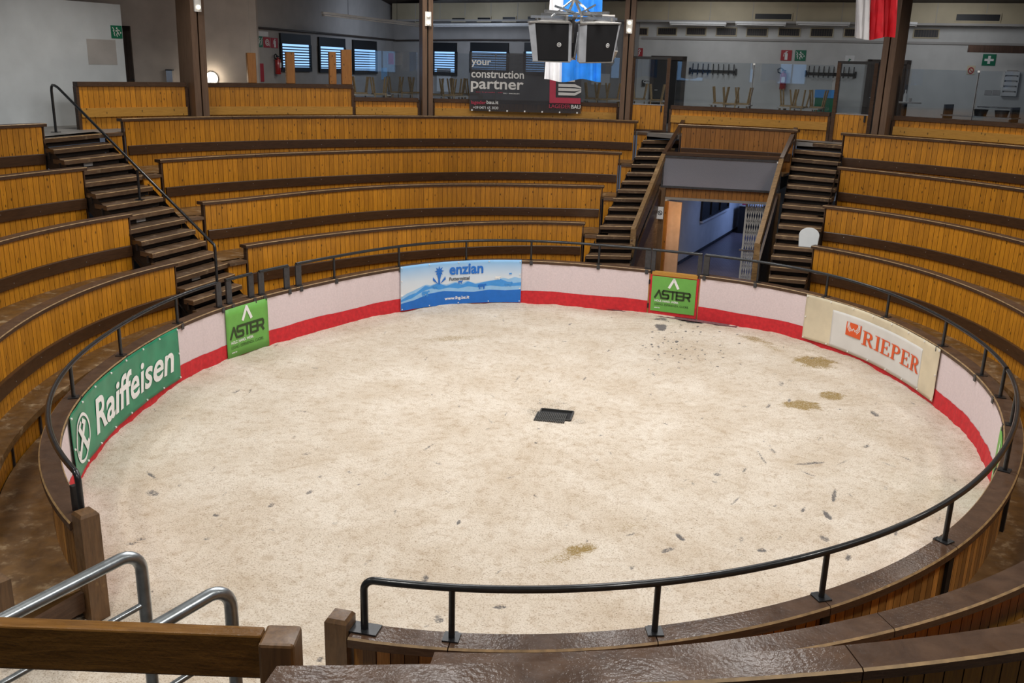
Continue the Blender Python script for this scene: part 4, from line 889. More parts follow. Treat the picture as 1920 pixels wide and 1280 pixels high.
area('corridor_lamp', tuple(cc(3.2, cw*0.6, 2.25)), 0.7, 9, (0.32, 0.48, 1.0), tuple(cc(3.2, cw*0.55, 0)))
area('side_room_lamp', tuple(cc(-0.75, 0.75, 1.9)), 0.25, 7, (1.0, 0.75, 0.5), tuple(cc(0.1, 0.22, 1.1)))
def corr_hit(px, py):                                             # point on the corridor's side wall
    d = ray(px, py); n = np.array([cside[0], cside[1], 0]); t = ((np.array([*c0, 0])-CAM_POS)@n)/(d@n); P = CAM_POS+t*d; return (P[:2]-c0)@cdir, P[2]
s0_, z0_ = corr_hit(1312, 415); s1_, z1_ = corr_hit(1360, 395)
w = thing('window_1', cc((s0_+s1_)/2, 0, z0_), kind='structure'); sa_, sb_ = s0_, s1_+0.15; zt = 2.05; zb_ = 1.02
MB().box(cc((sa_+sb_)/2, 0.012, (zb_+zt)/2), (sb_-sa_, 0.02, zt-zb_), C_ANG).build('pane', 'black', w)
for k in range(4):
    ss = sa_+(sb_-sa_)*k/3; MB().box(cc(ss, 0.04, (zb_+zt)/2), (0.07, 0.06, zt-zb_+.06), C_ANG).build('mullion', 'black', w)
for z in (zb_, zt): MB().box(cc((sa_+sb_)/2, 0.04, z), (sb_-sa_, 0.06, 0.06), C_ANG).build('window_frame', 'black', w)
MB().box(cc((sa_+sb_)/2, 0.05, zb_-0.06), (sb_-sa_, 0.10, 0.05), C_ANG).build('window_sill', 'white', w)
tag(MB().box(cc(CL/2, 0.015, 0.05), (CL, 0.03, 0.09), C_ANG).build('baseboard_corridor', 'black'), kind='structure')
# peach door leaf standing open, grey jamb
dz = thing('door_1', cc(-0.1, 0.12, 0), kind='structure')
MB().box(cc(0.10, 0.22, 1.0), (0.06, 0.36, 1.98), C_ANG).build('leaf', 'door_peach', dz); MB().box(cc(0.02, 0.0, 1.0), (0.10, 0.10, 2.0), C_ANG).build('frame', 'amber_red', dz)
MB().box(cc(-0.35, -0.06, 1.05), (0.10, 0.14, 2.1), C_ANG).build('jamb', 'plaster_grey', dz)
# cabinet at the end of the corridor
cp = cc(8.4, 0.55, 0)
cb = thing('cabinet', cp, 'dark low cabinet with papers on top inside the tunnel corridor', 'cabinet')
MB().box(cc(8.4, 0.55, 0.48), (0.8, 0.7, 0.92), C_ANG).build('body', 'black', cb); MB().box(cc(8.4, 0.92, 0.48), (0.7, 0.02, 0.84), C_ANG).build('door', 'steel_grey', cb); MB().box(cc(8.4, 0.55, 0.96), (0.86, 0.76, 0.04), C_ANG).build('top', 'plaster_grey', cb)
for k, (u, v, m_) in enumerate(((8.15, .35, 'crimson'), (8.35, .75, 'white'), (8.68, .4, 'blue_pale'))):
    tag(MB().box(cc(u, v, 0.995), (0.22, 0.16, 0.03), C_ANG+k).build('leaflet_stack', m_), ['crimson', 'white', 'pale blue'][k]+' leaflet stack on the dark corridor cabinet', 'leaflets')
for k, (s_, m_) in enumerate(((7.3, 'white'),)):
    pt = thing('poster', cc(s_, 0.02, 1.2), 'pinboard with coloured sheets on the corridor wall before the cabinet', 'poster'); MB().box(cc(s_, 0.015, 1.65), (0.7, 0.02, 0.7), C_ANG).build('sheet', 'white', pt)
    for j in range(4): MB().box(cc(s_-0.2+0.38*(j % 2), 0.03, 1.48+0.34*(j//2)), (0.26, 0.006, 0.26), C_ANG).build('picture', ['blue_mid', 'crimson', 'charcoal', 'blue_pale'][j], pt)
# folding lattice gate
M['lattice'] = plain('pale_lattice_steel', (0.55, 0.54, 0.50), 0.45, 0.2)
lg = thing('lattice_gate', cc(0, cw-0.1, 0), 'pale metal folding lattice gate pushed to one side of the tunnel', 'gate')
lw, n = 0.46, 8; u_0 = PW_-0.24-lw
def gg(u, d, z): return pp(u_0+u, -0.16-d, z)
for k in range(n+1): MB().box(gg(lw*k/n, 0.03*(k % 2), 1.07), (0.016, 0.02, 2.1), P_ANG).build('upright_bar', 'lattice', lg)
s = MB()
for k in range(n):
    for j in range(7):
        za = 0.1+j*0.29; a_, b_ = gg(lw*k/n, 0, za), gg(lw*(k+1)/n, 0, za+0.29)
        s.bar(a_, b_, 0.008, 0.012); s.bar(np.array([b_[0], b_[1], za]), np.array([a_[0], a_[1], za+0.29]), 0.008, 0.012)
tag(s.build('lattice', 'lattice', lg), kind='stuff'); MB().box(gg(-0.02, 0, 1.07), (0.04, 0.05, 2.12), P_ANG).build('stile', 'lattice', lg)
MB().box(gg(0.12, -0.03, 0.95), (0.45, 0.02, 0.04), P_ANG).build('lock_bar', 'chrome', lg)
# white seat pad on the stair
_c = [(abs(proj((*(s3R(z)*0.80+tr_(z)*0.20), z))[1]-458), z) for z in [DZ[3]-0.1895*k for k in range(1, 16)]]; zt = min(_c)[1]
_d = s3R(zt)-tr_(zt); _d /= np.linalg.norm(_d); P = np.append(s3R(zt)*0.82+tr_(zt)*0.18+np.array([-_d[1], _d[0]])*0.10, zt+0.004)
pad = MB(); dd = (s3R(zt)-tr_(zt)); dd /= np.linalg.norm(dd); nn = np.array([-dd[1], dd[0]]); out = []
for k in range(25):
    a = PI*k/24; out.append((0.22*math.cos(a), 0.26+0.17*math.sin(a)))
out += [(-0.20, 0.0), (0.20, 0.0)]
lean = 0.25
pts = [np.array([P[0]+dd[0]*u+nn[0]*v*lean, P[1]+dd[1]*u+nn[1]*v*lean, zt+v]) for u, v in out]
nrm = np.array([nn[0], nn[1], -lean]); nrm /= np.linalg.norm(nrm)
po = pad.poly(pts, nrm, 0.045).build('seat_pad', 'seat_pad'); bv = po.modifiers.new('b', 'BEVEL'); bv.width = 0.012; bv.segments = 2
tag(po, 'pale grey rounded plastic seat shell leaning on a stair tread', 'seat pad')
# ================================================================== near side: entrance guard plank, galvanised rails
P = at(525, 1183, 2.45); Q = at(0, 1163, 2.45); dq = (Q-P)[:2]; dq /= np.linalg.norm(dq)
gd_ = thing('guard_rail', (P[0], P[1], WALK_Z), 'heavy brown guard plank on a square post above the galvanised rails', 'railing')
ga = -math.atan2(dq[1], dq[0])
mb = MB().box((P[0], P[1], 1.35), (0.19, 0.19, 2.16), ga).build('post', 'beamv', gd_); bv = mb.modifiers.new('b', 'BEVEL'); bv.width = 0.018; bv.segments = 2
A_ = np.array([P[0], P[1], 0])+np.append(dq, 0)*0.09; B_ = A_+np.append(dq, 0)*3.2
mb = MB().bar((A_[0], A_[1], 2.315), (B_[0], B_[1], 2.315), 0.09, 0.265).build('plank', 'beam', gd_); bv = mb.modifiers.new('b', 'BEVEL'); bv.width = 0.012; bv.segments = 2
MB().box((B_[0], B_[1], 1.35), (0.19, 0.19, 2.16), ga).build('post', 'beamv', gd_)
MB().box((P[0], P[1], 0.13), (0.30, 0.30, 0.32), ga).build('footing', 'concrete', gd_)
def bent_rail(label, pa, pb, za, zb, mid_drop):
    """pa: picture point of the bend, pb: where the pipe passes behind the guard plank"""
    A = at(*pa, za); B = at(*pb, zb); d = (A-B); d /= np.linalg.norm(d); r = 0.13; path = [B, (B+A-d*r)/2, A-d*r]; hd = np.array([d[0], d[1], 0]); hd /= np.linalg.norm(hd)
    for k in range(1, 7):
        f = k/6*PI/2; path.append(A-d*r+hd*r*math.sin(f)+np.array([0, 0, -r*(1-math.cos(f))]))
    e = path[-1]; path.append(np.array([e[0], e[1], 0.0]))
    o = thing('entry_rail', (e[0], e[1], 0), label, 'handrail', 'galvanised entry rails')
    MB().tube(path, 0.039, 14).build('pipe', 'galv', o, True)
    MB().tube([B-np.array([0, 0, mid_drop]), np.array([e[0], e[1], A[2]-mid_drop])], 0.021, 10).build('mid_pipe', 'galv', o, True)
    MB().box((B[0], B[1], B[2]), (0.10, 0.02, 0.12), ga).build('wall_plate', 'galv', o)
    return o
bent_rail('galvanised tube rail nearer the square barrier post, bent down to the sand', (262, 1030), (-45, 1186), 2.40, 2.33, 0.38)
bent_rail('galvanised tube rail next to the guard plank post, bent down to the sand', (430, 1094), (262, 1192), 2.40, 2.33, 0.42)
q = at(12, 1085, 0.95); mb = MB().box((q[0]-.12, q[1], 0.60), (0.22, 0.20, 0.68), 0.6).build('entrance_post', 'beamv'); tag(mb, 'short brown wooden post at the end of the worn walkway', 'post')
a_ = TH_L; qa, qb = xy(a_-0.01, rR(a_)+0.19), xy(a_-0.03, rR(a_)+0.82); mb = MB().bar((*qa, 0.20), (*qb, 0.20), 0.05, 0.20).build('step_board', 'cap'); tag(mb, 'dark front board closing the end of the worn walkway', 'board')
# ================================================================== gallery: floor, parapet, pillars
GF = DZ[3]; RP = 12.9
_ts = []; _rs = []
for s in 'LMR':
    for a in np.linspace(max(ends[s, 3][0], -100*D2R), min(ends[s, 3][1], 108*D2R), 12): _ts.append(a); _rs.append(tierf[s, 3](a)+0.17)
    if s == 'M':
        for a in np.linspace(tA, tB, 5): _ts.append(a); _rs.append(f4(a)+0.17)
_o = np.argsort(_ts); _ts = np.array(_ts)[_o]; _rs = np.array(_rs)[_o]
gfl = deck_mesh(-100*D2R, 108*D2R, lambda t: float(np.interp(t, _ts, _rs)), lambda t: 25.5, GF, 0.10).build('floor_gallery', 'stone_floor'); tag(gfl, kind='structure')
def th_p(x, y, r=RP): return pol(at_r(x, y, r))[0]
fP = lambda t: RP
def parapet(label, a0, a1, ztop, band=True, mat='amber', z0=GF):
    am = (a0+a1)/2; q = xy(am, RP); o = thing('gallery_parapet', (q[0], q[1], z0), label, 'parapet', 'boarded gallery parapets')
    MB().sweep(arc(a0, a1), fP, [(-0.03, ztop-0.10), (-0.03, ztop), (0.16, ztop), (0.16, ztop-0.10)]).build('cap_plank', 'cap', o)
    lay_boards(o, fP, a0, a1, 0.03, z0, ztop-0.1-z0, 0.125, mat)
    if band: MB().sweep(arc(a0+.002, a1-.002), fP, [(-0.05, z0+0.27), (-0.05, z0+0.47), (0.014, z0+0.47), (0.014, z0+0.27)]).build('backrest', 'amber_light', o)
    for a in (a0, a1): qq = xy(a, RP+0.05); MB().box((qq[0], qq[1], (z0+ztop-.1)/2), (0.07, 0.12, ztop-0.1-z0), a).build('end_post', 'cap', o)
    return o
ZH, ZL = 4.72, 4.40
def pe(px, py, w_, sg): return pol(at_r(px, py, 12.58))[0]+sg*(w_/2+0.065)/12.58
E1, E2, E3, E4 = (381, 218, 0.34), (802, 217, 0.28), (1170, 222, 0.28), (1646, 248, 0.32)
parapet('high boarded gallery parapet ending beside the grey partition', th_p(143,152), pe(*E1, -1), ZH)
parapet('high boarded gallery parapet with brown posts standing on it', pe(*E1, 1), th_p(661,158), ZH)
parapet('low boarded gallery parapet under glass beside the brown posts', th_p(664,182), pe(*E2, -1), ZL)
parapet('low boarded gallery parapet behind the dark construction banner', pe(*E2, 1), pe(*E3, -1), ZL)
parapet('low boarded gallery parapet under glass between the two gallery gates', th_p(1258,197), th_p(1556,213), ZL)
parapet('low boarded gallery parapet under glass past the second gallery gate', pe(*E4, 1), 82*D2R, ZL)
def gate_door(label, x0, y0, x1, y1, ztop, frame_top):
    a0, a1 = th_p(x0, y0), th_p(x1, y1); am = (a0+a1)/2; q = xy(am, RP); o = thing('gallery_gate', (q[0], q[1], GF), label, 'gate')
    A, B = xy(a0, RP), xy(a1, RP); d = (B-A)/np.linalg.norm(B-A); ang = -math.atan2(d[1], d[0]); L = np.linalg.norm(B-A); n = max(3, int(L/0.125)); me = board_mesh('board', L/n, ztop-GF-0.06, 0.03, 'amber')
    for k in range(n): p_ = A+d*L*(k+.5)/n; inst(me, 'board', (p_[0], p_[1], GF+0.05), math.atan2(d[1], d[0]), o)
    m_ = (A+B)/2; nrm = np.array([d[1], -d[0]])
    MB().box((*m_, ztop), (L, 0.05, 0.025), ang).build('top_trim', 'chrome', o); MB().box((*m_, GF+0.03), (L, 0.05, 0.05), ang).build('bottom_rail', 'cap', o)
    for P_ in (A, B): MB().box((P_[0], P_[1], (GF+frame_top)/2), (0.09, 0.10, frame_top-GF), ang).build('frame_post', 'cap', o)
    MB().box((*m_, frame_top), (L+0.1, 0.08, 0.07), ang).build('frame_head', 'black', o)
    MB().box((*m_, (ztop+frame_top)/2), (L-0.1, 0.012, frame_top-ztop-0.08), ang).build('pane', 'glass', o)
    k_ = B-d*0.12+nrm*0.04; MB().box((k_[0], k_[1], ztop-0.10), (0.04, 0.04, 0.16), ang).build('latch', 'black', o)
gate_door('boarded gallery gate with glass above, next to the pillar by the round sign', 1184, 192, 1249, 196, 4.40, 5.62)
gate_door('boarded gallery gate with glass above, in front of the dark wall door', 1564, 212, 1632, 218, 4.38, 5.62)
def glass_screen(label, x0, y0, x1, y1, z1, n):
    a0 = x0 if y0 is None else th_p(x0, y0); a1 = x1 if y1 is None else th_p(x1, y1); am = (a0+a1)/2; q = xy(am, RP); o = thing('glass_screen', (q[0], q[1], ZL), label, 'glass screen', 'glass screens on the gallery parapet')
    for k in range(n):
        b0_, b1_ = a0+(a1-a0)*k/n, a0+(a1-a0)*(k+1)/n; A, B = xy(b0_+.002, RP+.06), xy(b1_-.002, RP+.06); d = B-A
        MB().box((*((A+B)/2), (ZL+z1)/2), (np.linalg.norm(d), 0.012, z1-ZL), -math.atan2(d[1], d[0])).build('pane', 'glass', o)
        if k: MB().box((*xy(b0_, RP+.06), (ZL+z1)/2), (0.014, 0.02, z1-ZL), b0_).build('joint_rod', 'steel_grey', o); MB().box((*xy(b0_, RP+.05), z1-.02), (0.05, 0.04, 0.04), b0_).build('clamp', 'white', o)
glass_screen('clear glass screen between the brown posts and the slim pillar', th_p(666, 180), None, pe(*E2, -1), None, 5.60, 1)
glass_screen('clear glass screen behind the dark construction banner', pe(*E2, 1), None, pe(*E3, -1), None, 5.60, 3)
glass_screen('clear glass screen between the two gallery gates', 1262, 197, 1554, 213, 5.55, 2)
glass_screen('clear glass screen past the second gallery gate', pe(*E4, 1), None, 80*D2R, None, 5.50, 5)
def pillar(label, px, py, wid=0.30, dep=0.62, curve=0.0, side=1):
    P = at_r(px, py, 12.58); a = pol(P)[0]; q0 = xy(a, 12.58); o = thing('pillar', (q0[0], q0[1], GF), label, 'pillar', 'glulam hall pillars')
    t_ = np.array([math.cos(a), -math.sin(a)]); rd = np.array([math.sin(a), math.cos(a)])
    for sgn in (-1, 1):
        vs = []; fs = []; nz = 14; lw = wid/2-0.018
        for k in range(nz+1):
            z = GF+(8.2-GF)*k/nz; lean = -curve*((z-GF)/4.0)**2; c = q0+t_*sgn*(0.018+lw/2)+rd*(lean)
            for u, v in ((-lw/2, 0), (lw/2, 0), (lw/2, dep), (-lw/2, dep)): p_ = c+t_*u+rd*v; vs.append((p_[0], p_[1], z))
        for k in range(nz):
            for j in range(4): fs.append((k*4+j, k*4+(j+1) % 4, (k+1)*4+(j+1) % 4, (k+1)*4+j))
        fs += [(3, 2, 1, 0), tuple(nz*4+j for j in range(4))]
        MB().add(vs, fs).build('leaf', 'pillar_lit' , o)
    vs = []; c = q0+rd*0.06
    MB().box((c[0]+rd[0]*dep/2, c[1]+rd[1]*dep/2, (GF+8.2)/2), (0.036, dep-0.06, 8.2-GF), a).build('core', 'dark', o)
    return q0, a, t_, rd
PILL = [('curved brown glulam pillar beside the glowing round wall lamp', 381, 218, 0.34, 0.85, 0.10), ('slim brown glulam pillar beside the dark construction banner', 802, 217, 0.28, 0.6, 0.0), ('slim brown glulam pillar by the first gallery gate', 1170, 222, 0.28, 0.5, 0.0), ('brown glulam pillar behind the red and white flag', 1646, 248, 0.32, 0.7, 0.0)]
LAMPY = [(-14, 22), (22, 49), (37, 63), None]
for (lab, px, py, w_, d_, cv), ly in zip(PILL, LAMPY):
    q0, a, t_, rd = pillar(lab, px, py, w_, d_, cv)
    if ly:
        zt_, zb_ = z_over(q0, ly[0]), z_over(q0, ly[1]); zc = (zt_+zb_)/2; c = q0-rd*0.03-rd*cv*((zc-GF)/4.0)**2
        lo = thing('pillar_lamp', (c[0], c[1], zb_), 'pale twin-spot lamp plate fixed to the '+{381: 'curved', 802: 'slim banner-side', 1170: 'slim gate-side'}[px]+' pillar', 'lamp', 'twin-spot pillar lamps')
        MB().box((c[0], c[1], zc), (0.16, 0.05, zt_-zb_), a).build('plate', 'white', lo)
        for dz_ in (-0.27, 0.27):
            e = c-rd*0.03; z = zc+dz_*(zt_-zb_); s = MB(); s.tube([(e[0], e[1], z), (e[0]-rd[0]*0.04, e[1]-rd[1]*0.04, z)], 0.05, 12).build('spot', 'bulb_small', lo)
# ================================================================== walls of the hall
class Wall:
    def __init__(s, a, b, z0=GF, z1=9.2): s.A = np.array(a[:2]); s.B = np.array(b[:2]); d = s.B-s.A; s.L = np.linalg.norm(d); s.d = d/s.L; s.n = np.array([s.d[1], -s.d[0]]); s.ang = -math.atan2(s.d[1], s.d[0]); s.z0, s.z1 = z0, z1
    def pt(s, u, off, z): q = s.A+s.d*u+s.n*off; return np.array([q[0], q[1], z])
    def hit(s, px, py, off=0.0):
        r = ray(px, py); n = np.append(s.n, 0); A = np.append(s.A+s.n*off, 0); t = ((A-CAM_POS)@n)/(r@n); P = CAM_POS+t*r; return (P[:2]-s.A)@s.d, P[2]
    def rect(s, x0, y0, x1, y1, off=0.0):
        xm, ym = (x0+x1)/2, (y0+y1)/2; return s.hit(x0, ym, off)[0], s.hit(xm, y1, off)[1], s.hit(x1, ym, off)[0], s.hit(xm, y0, off)[1]
    def slab(s, u0, z0, u1, z1, d0, d1, mb=None):
        return (mb or MB()).box(s.pt((u0+u1)/2, (d0+d1)/2, (z0+z1)/2), (abs(u1-u0), abs(d1-d0), abs(z1-z0)), s.ang)
    def item(s, x0, y0, x1, y1, d0, d1): return s.slab(*s.rect(x0, y0, x1, y1, d1), d0, d1)
    def build(s, name, mat, ext0=0, ext1=0, th=0.2):
        o = s.slab(-ext0, s.z0-0.1, s.L+ext1, s.z1, -th, 0).build(name, mat); return tag(o, kind='structure')
Wp = Wall(at_depth(-160, 100, 19.6), at_depth(233, 100, 24.0), z1=z_over(at_depth(225, 100, 23.9), 8))
Wa = Wall(at_depth(-60, 100, 25.3), at_depth(469, 100, 26.0))
Wb = Wall(at_depth(470, 100, 26.0), at_depth(738, 110, 36.0)); Wc = Wall(Wb.B, at_depth(1178, 120, 31.2)); Wd = Wall(at_depth(1178, 120, 31.2), at_depth(1920, 140, 27.5))
Wp.build('wall_partition', 'plaster_cool'); Wa.build('wall_left', 'plaster_pink', 6, 0.2, 0.25); Wb.build('wall_window_side', 'plaster_grey', 0, 0.2); Wc.build('wall_back', 'plaster_grey', 0, 0.3); Wd.build('wall_right', 'plaster', 0.2, 9)
# roof: shallow wooden cone
vs = [(0, 0, 10.4)]; n = 40
for rr_ in (14, 30):
    for k in range(n): a = 2*PI*k/n; vs.append((rr_*math.sin(a), rr_*math.cos(a), 10.4-0.137*rr_))
fs = [(0, 1+k, 1+(k+1) % n) for k in range(n)]+[(1+k, 1+n+k, 1+n+(k+1) % n, 1+(k+1) % n) for k in range(n)]
rf = MB().add(vs, fs).build('ceiling', 'ceil'); tag(rf, kind='structure')
for k, a in enumerate((-54*D2R, -29*D2R, 0.0, 25*D2R, 50*D2R)):
    A = (*xy(a, 3.0), 10.4-0.137*3-0.16); B = (*xy(a, 24.0), 10.4-0.137*24-0.16); tag(MB().bar(A, B, 0.20, 0.34).build('roof_beam', 'pillar'), 'dark timber roof beam under the wooden ceiling', 'beam', 'roof beams')
# dark soffit over the right wall
tag(Wd.slab(-0.3, 7.34, Wd.L+9, 7.44, 0, 2.6).build('ceiling_soffit', 'ceil'), kind='structure'); tag(Wd.slab(-0.3, 7.44, Wd.L+9, 8.6, 2.5, 2.6).build('ceiling_fascia', 'ceil'), kind='structure')
# ducts
for W_, lab in ((Wd, 'long beige ventilation duct above the coat racks'), (Wc, 'beige ventilation duct above the back windows')):
    o = thing('air_duct', W_.pt(W_.L/2, 0.2, 6.8), lab, 'duct'); e0, e1 = (0.0, W_.L+8) if W_ is Wd else (0.3, W_.L)
    W_.slab(e0, 6.79, e1, 7.33, 0.0, 0.45).build('casing', 'duct', o); W_.slab(e0, 6.73, e1, 6.79, 0.0, 0.50).build('lower_ledge', 'plaster_grey', o)
    for k in range(1, 9): u = e0+(W_.L)*k/9; W_.slab(u-.008, 6.79, u+.008, 7.33, 0.45, 0.456).build('seam', 'plaster_grey', o)
    gr = ((1416,26,1484,36),(1793,27,1875,39)) if W_ is Wd else ((848,34,872,40),(896,33,920,40),(943,32,967,40),(990,31,1010,39),(780,36,800,41))
    for g_ in gr:
        r_ = W_.rect(*g_, 0.46); W_.slab(*r_, 0.45, 0.47).build('grille', 'black', o); u0, z0, u1, z1 = r_
        for a_, b_, c_, d_ in ((u0, z0-.03, u1, z0), (u0, z1, u1, z1+.03), (u0-.03, z0-.03, u0, z1+.03), (u1, z0-.03, u1+.03, z1+.03)): W_.slab(a_, b_, c_, d_, 0.45, 0.48).build('grille_frame', 'duct', o)
vents = [(1183,53,1214,65),(1234,53,1268,65),(1288,53,1323,65),(1344,53,1380,66),(1401,54,1438,67),(1461,54,1499,67),(1521,54,1561,68),(1584,55,1620,68),(1665,56,1690,70),(1714,56,1759,70)]
for k, v in enumerate(vents):
    r_ = Wd.rect(*v); u0, z0, u1, z1 = r_; o = thing('wall_vent', Wd.pt((u0+u1)/2, 0, z0), ('first', 'second', 'third', 'fourth', 'fifth', 'sixth', 'seventh', 'eighth', 'ninth', 'tenth')[k]+' dark slotted wall vent under the beige duct, counted from the slim gate-side pillar', 'vent', 'row of wall vents')
    Wd.slab(u0, z0, u1, z1, 0.0, 0.01).build('opening', 'black', o)
    s = MB()
    for j in range(9): u = u0+(u1-u0)*(j+.5)/9; Wd.slab(u-.012, z0, u+.012, z1, 0.01, 0.025, s)
    s.build('slats', 'door_wood', o)
    s = MB(); Wd.slab(u0-.03, z0-.03, u1+.03, z0, 0, .03, s); Wd.slab(u0-.03, z1, u1+.03, z1+.03, 0, .03, s); Wd.slab(u0-.03, z0, u0, z1, 0, .03, s); Wd.slab(u1, z0, u1+.03, z1, 0, .03, s); s.build('frame', 'duct', o)
u0, z0 = Wd.hit(1205, 71); tag(Wd.slab(u0, z0-.03, Wd.L+8, z0+.03, 0, .06).build('cable_tray', 'plaster_grey'), 'slim pale cable tray running under the wall vents', 'cable tray')
# windows with blinds (daylight outside)
nwin = 1
def window(W_, x0, yb, x1, yg, y1):
    global nwin; nwin += 1
    o = thing(f'window_{nwin}', W_.pt(W_.hit((x0+x1)/2, y1)[0], 0, W_.hit((x0+x1)/2, y1)[1]), kind='structure')
    u0, z0, u1, z1 = W_.rect(x0, yb, x1, y1); zg = W_.hit((x0+x1)/2, yg)[1]
    W_.slab(u0, zg, u1, z1, 0, 0.06).build('shutter_box', 'black', o)
    W_.slab(u0+.06, z0+.06, u1-.06, zg, 0.0, 0.015).build('pane', 'daylight', o)
    for a_, b_, c_, d_ in ((u0-.02, z0-.06, u1+.02, z0+.06), (u0-.02, z0, u0+.06, zg), (u1-.06, z0, u1+.02, zg)): W_.slab(a_, b_, c_, d_, 0, 0.07).build('window_frame', 'black', o)
    s = MB(); nsl = int((zg-z0)/0.085)
    for k in range(nsl):
        z = z0+.08+k*(zg-z0-.1)/nsl; W_.slab(u0+.06, z, u1-.06, z+.034, 0.03, 0.045, s)
    tag(s.build('blind_slats', 'steel_grey', o), kind='stuff')
for a_ in ((524,64,580,83,130), (596,71,645,88,132), (660,76,704,93,135)): window(Wb, *a_)
for a_ in ((813,80,857,97,138), (883,80,954,97,134), (984,80,1026,97,138), (1040,80,1090,97,138)): window(Wc, *a_)
# pipe along the window walls
pth = [Wb.pt(*(lambda h: (h[0], .05, h[1]))(Wb.hit(x, y))) for x, y in ((478, 150), (478, 54), (480, 52), (600, 62), (736, 75))]+[Wc.pt(*(lambda h: (h[0], .05, h[1]))(Wc.hit(x, y))) for x, y in ((745, 76), (900, 75), (1100, 76))]
tag(MB().tube(pth, 0.03, 8).build('wall_pipe', 'door_wood'), 'thin dark pipe running above the gallery windows', 'pipe')
# ------------------------------------------------------------------ wall fittings
def sym_exit(): return join2d(strokes2d([[(.3, .25), (.42, .5), (.6, .62)], [(.42, .5), (.55, .3), (.5, .15)], [(.25, .6), (.42, .68), (.6, .55)]], .07), ring2d(.5, .8, .0, .07, 12), strokes2d([[(.72, .2), (.80, .4)], [(.72, .4), (.85, .62)], [(.74, .62), (.88, .85)]], .06), poly2d([(.08, .45), (.2, .55), (.2, .35)]))
def sym_ext(): return join2d(strokes2d([[(.5, .15), (.5, .62)]], .26), strokes2d([[(.5, .66), (.5, .82)], [(.5, .78), (.3, .7), (.25, .4)], [(.42, .86), (.62, .86)]], .06))
def sym_hose(): return join2d(ring2d(.48, .5, .24, .32, 20), ring2d(.48, .5, .10, .17, 16), strokes2d([[(.76, .5), (.78, .15)]], .07))
def sym_button(): return join2d(strokes2d([[(.25, .2), (.3, .55), (.3, .8)]], .14), strokes2d([[(.6, .2), (.7, .45)], [(.62, .45), (.78, .72)], [(.6, .7), (.7, .88)]], .07))
def sym_cross(): return join2d(poly2d([(.4, .15), (.6, .15), (.6, .85), (.4, .85)]), poly2d([(.15, .4), (.4, .4), (.4, .6), (.15, .6)]), poly2d([(.6, .4), (.85, .4), (.85, .6), (.6, .6)]))
def wall_sign(W_, rect, mat, sym, label, cat='sign', symmat='white_print', flip=False):
    u0, z0, u1, z1 = W_.rect(*rect, 0.02); o = thing('safety_sign', W_.pt((u0+u1)/2, 0.01, z0), label, cat)
    W_.slab(u0, z0, u1, z1, 0.0, 0.02).build('plate', mat, o)
    if sym: emit2d(sym, lambda u, v, d: W_.pt(u0+(u1-u0)*((1-u) if flip else u), 0.026, z0+(z1-z0)*v), 'symbol', symmat, o)
wall_sign(Wp, (209, 48, 229, 72), 'sign_green', sym_exit(), 'green emergency exit sign on the grey partition', flip=True)
u0, z0, u1, z1 = Wp.rect(164, 74, 218, 121); tag(Wp.slab(u0, z0, u1, z1, 0, .006).build('wall_patch', 'plaster_grey'), 'faint square patch of paler paint on the grey partition', 'patch')
wall_sign(Wb, (481, 68, 492.5, 88), 'sign_green', sym_exit(), 'green exit sign beside two red signs by the blinds'); wall_sign(Wb, (495, 70, 507, 89), 'sign_red', sym_hose(), 'red fire hose sign between green sign and red extinguisher sign'); wall_sign(Wb, (509, 71, 521, 90), 'sign_red', sym_ext(), 'red extinguisher sign beside the first blind-covered window')
wall_sign(Wb, (486, 59, 503, 68), 'white', None, 'small pale name plate above the three window-side signs'); wall_sign(Wb, (484, 119, 495, 153), 'sign_red', None, 'red hose cabinet low on the wall by a brown post', 'hose cabinet')
wall_sign(Wd, (1186.5, 90, 1205, 107), 'sign_red', sym_button(), 'red fire alarm sign beside the round prohibition sign'); wall_sign(Wd, (1464, 94, 1484.5, 113.5), 'sign_red', sym_ext(), 'red extinguisher sign above the hanging extinguisher'); wall_sign(Wd, (1490.5, 94, 1511, 114), 'sign_green', sym_exit(), 'green running man sign next to the red extinguisher sign', flip=True)
wall_sign(Wd, (1842, 101.5, 1867, 123), 'sign_green', sym_cross(), 'green first aid sign with a white cross'); wall_sign(Wd, (1813, 123, 1828, 140), 'cream', join2d(ring2d(.5, .45, .25, .38, 20), strokes2d([[(.3, .62), (.7, .28)]], .09)), 'small pale no-smoking notice near the first aid sign', symmat='sign_red')
wall_sign(Wd, (1176, 89, 1185, 107), 'white', join2d(ring2d(.4, .5, .32, .46, 20), strokes2d([[(.1, .75), (.7, .25)]], .1)), 'round prohibition sign half hidden by the slim pillar', symmat='sign_red')
wall_sign(Wd, (1584, 104, 1602, 119), 'white', strokes2d([[(.4, .3), (.6, .5), (.45, .55)]], .12), 'small white fuse box above the second coat rack', 'fuse box', 'sign_green')
for k, (x0, x1) in enumerate(((1846, 1859), (1861, 1875))): wall_sign(Wd, (x0, 169, x1, 178), 'plaster_grey', None, ['grey socket plate nearer the wall rack' if k else 'grey socket plate farther from the wall rack'][0], 'socket')
wall_sign(Wc, (1109, 138, 1143, 159), 'white', None, 'pale plate standing for a reflection on the back wall beside the blue flag', 'notice'); wall_sign(Wc, (819, 128, 845, 172), 'white', None, 'white paper sheet standing below the back window', 'notice'); wall_sign(Wb, (716, 127, 726, 149), 'blue_pale', None, 'shiny framed picture beside the small table flag', 'picture');  # the pale plate by the flag is a painted reflection
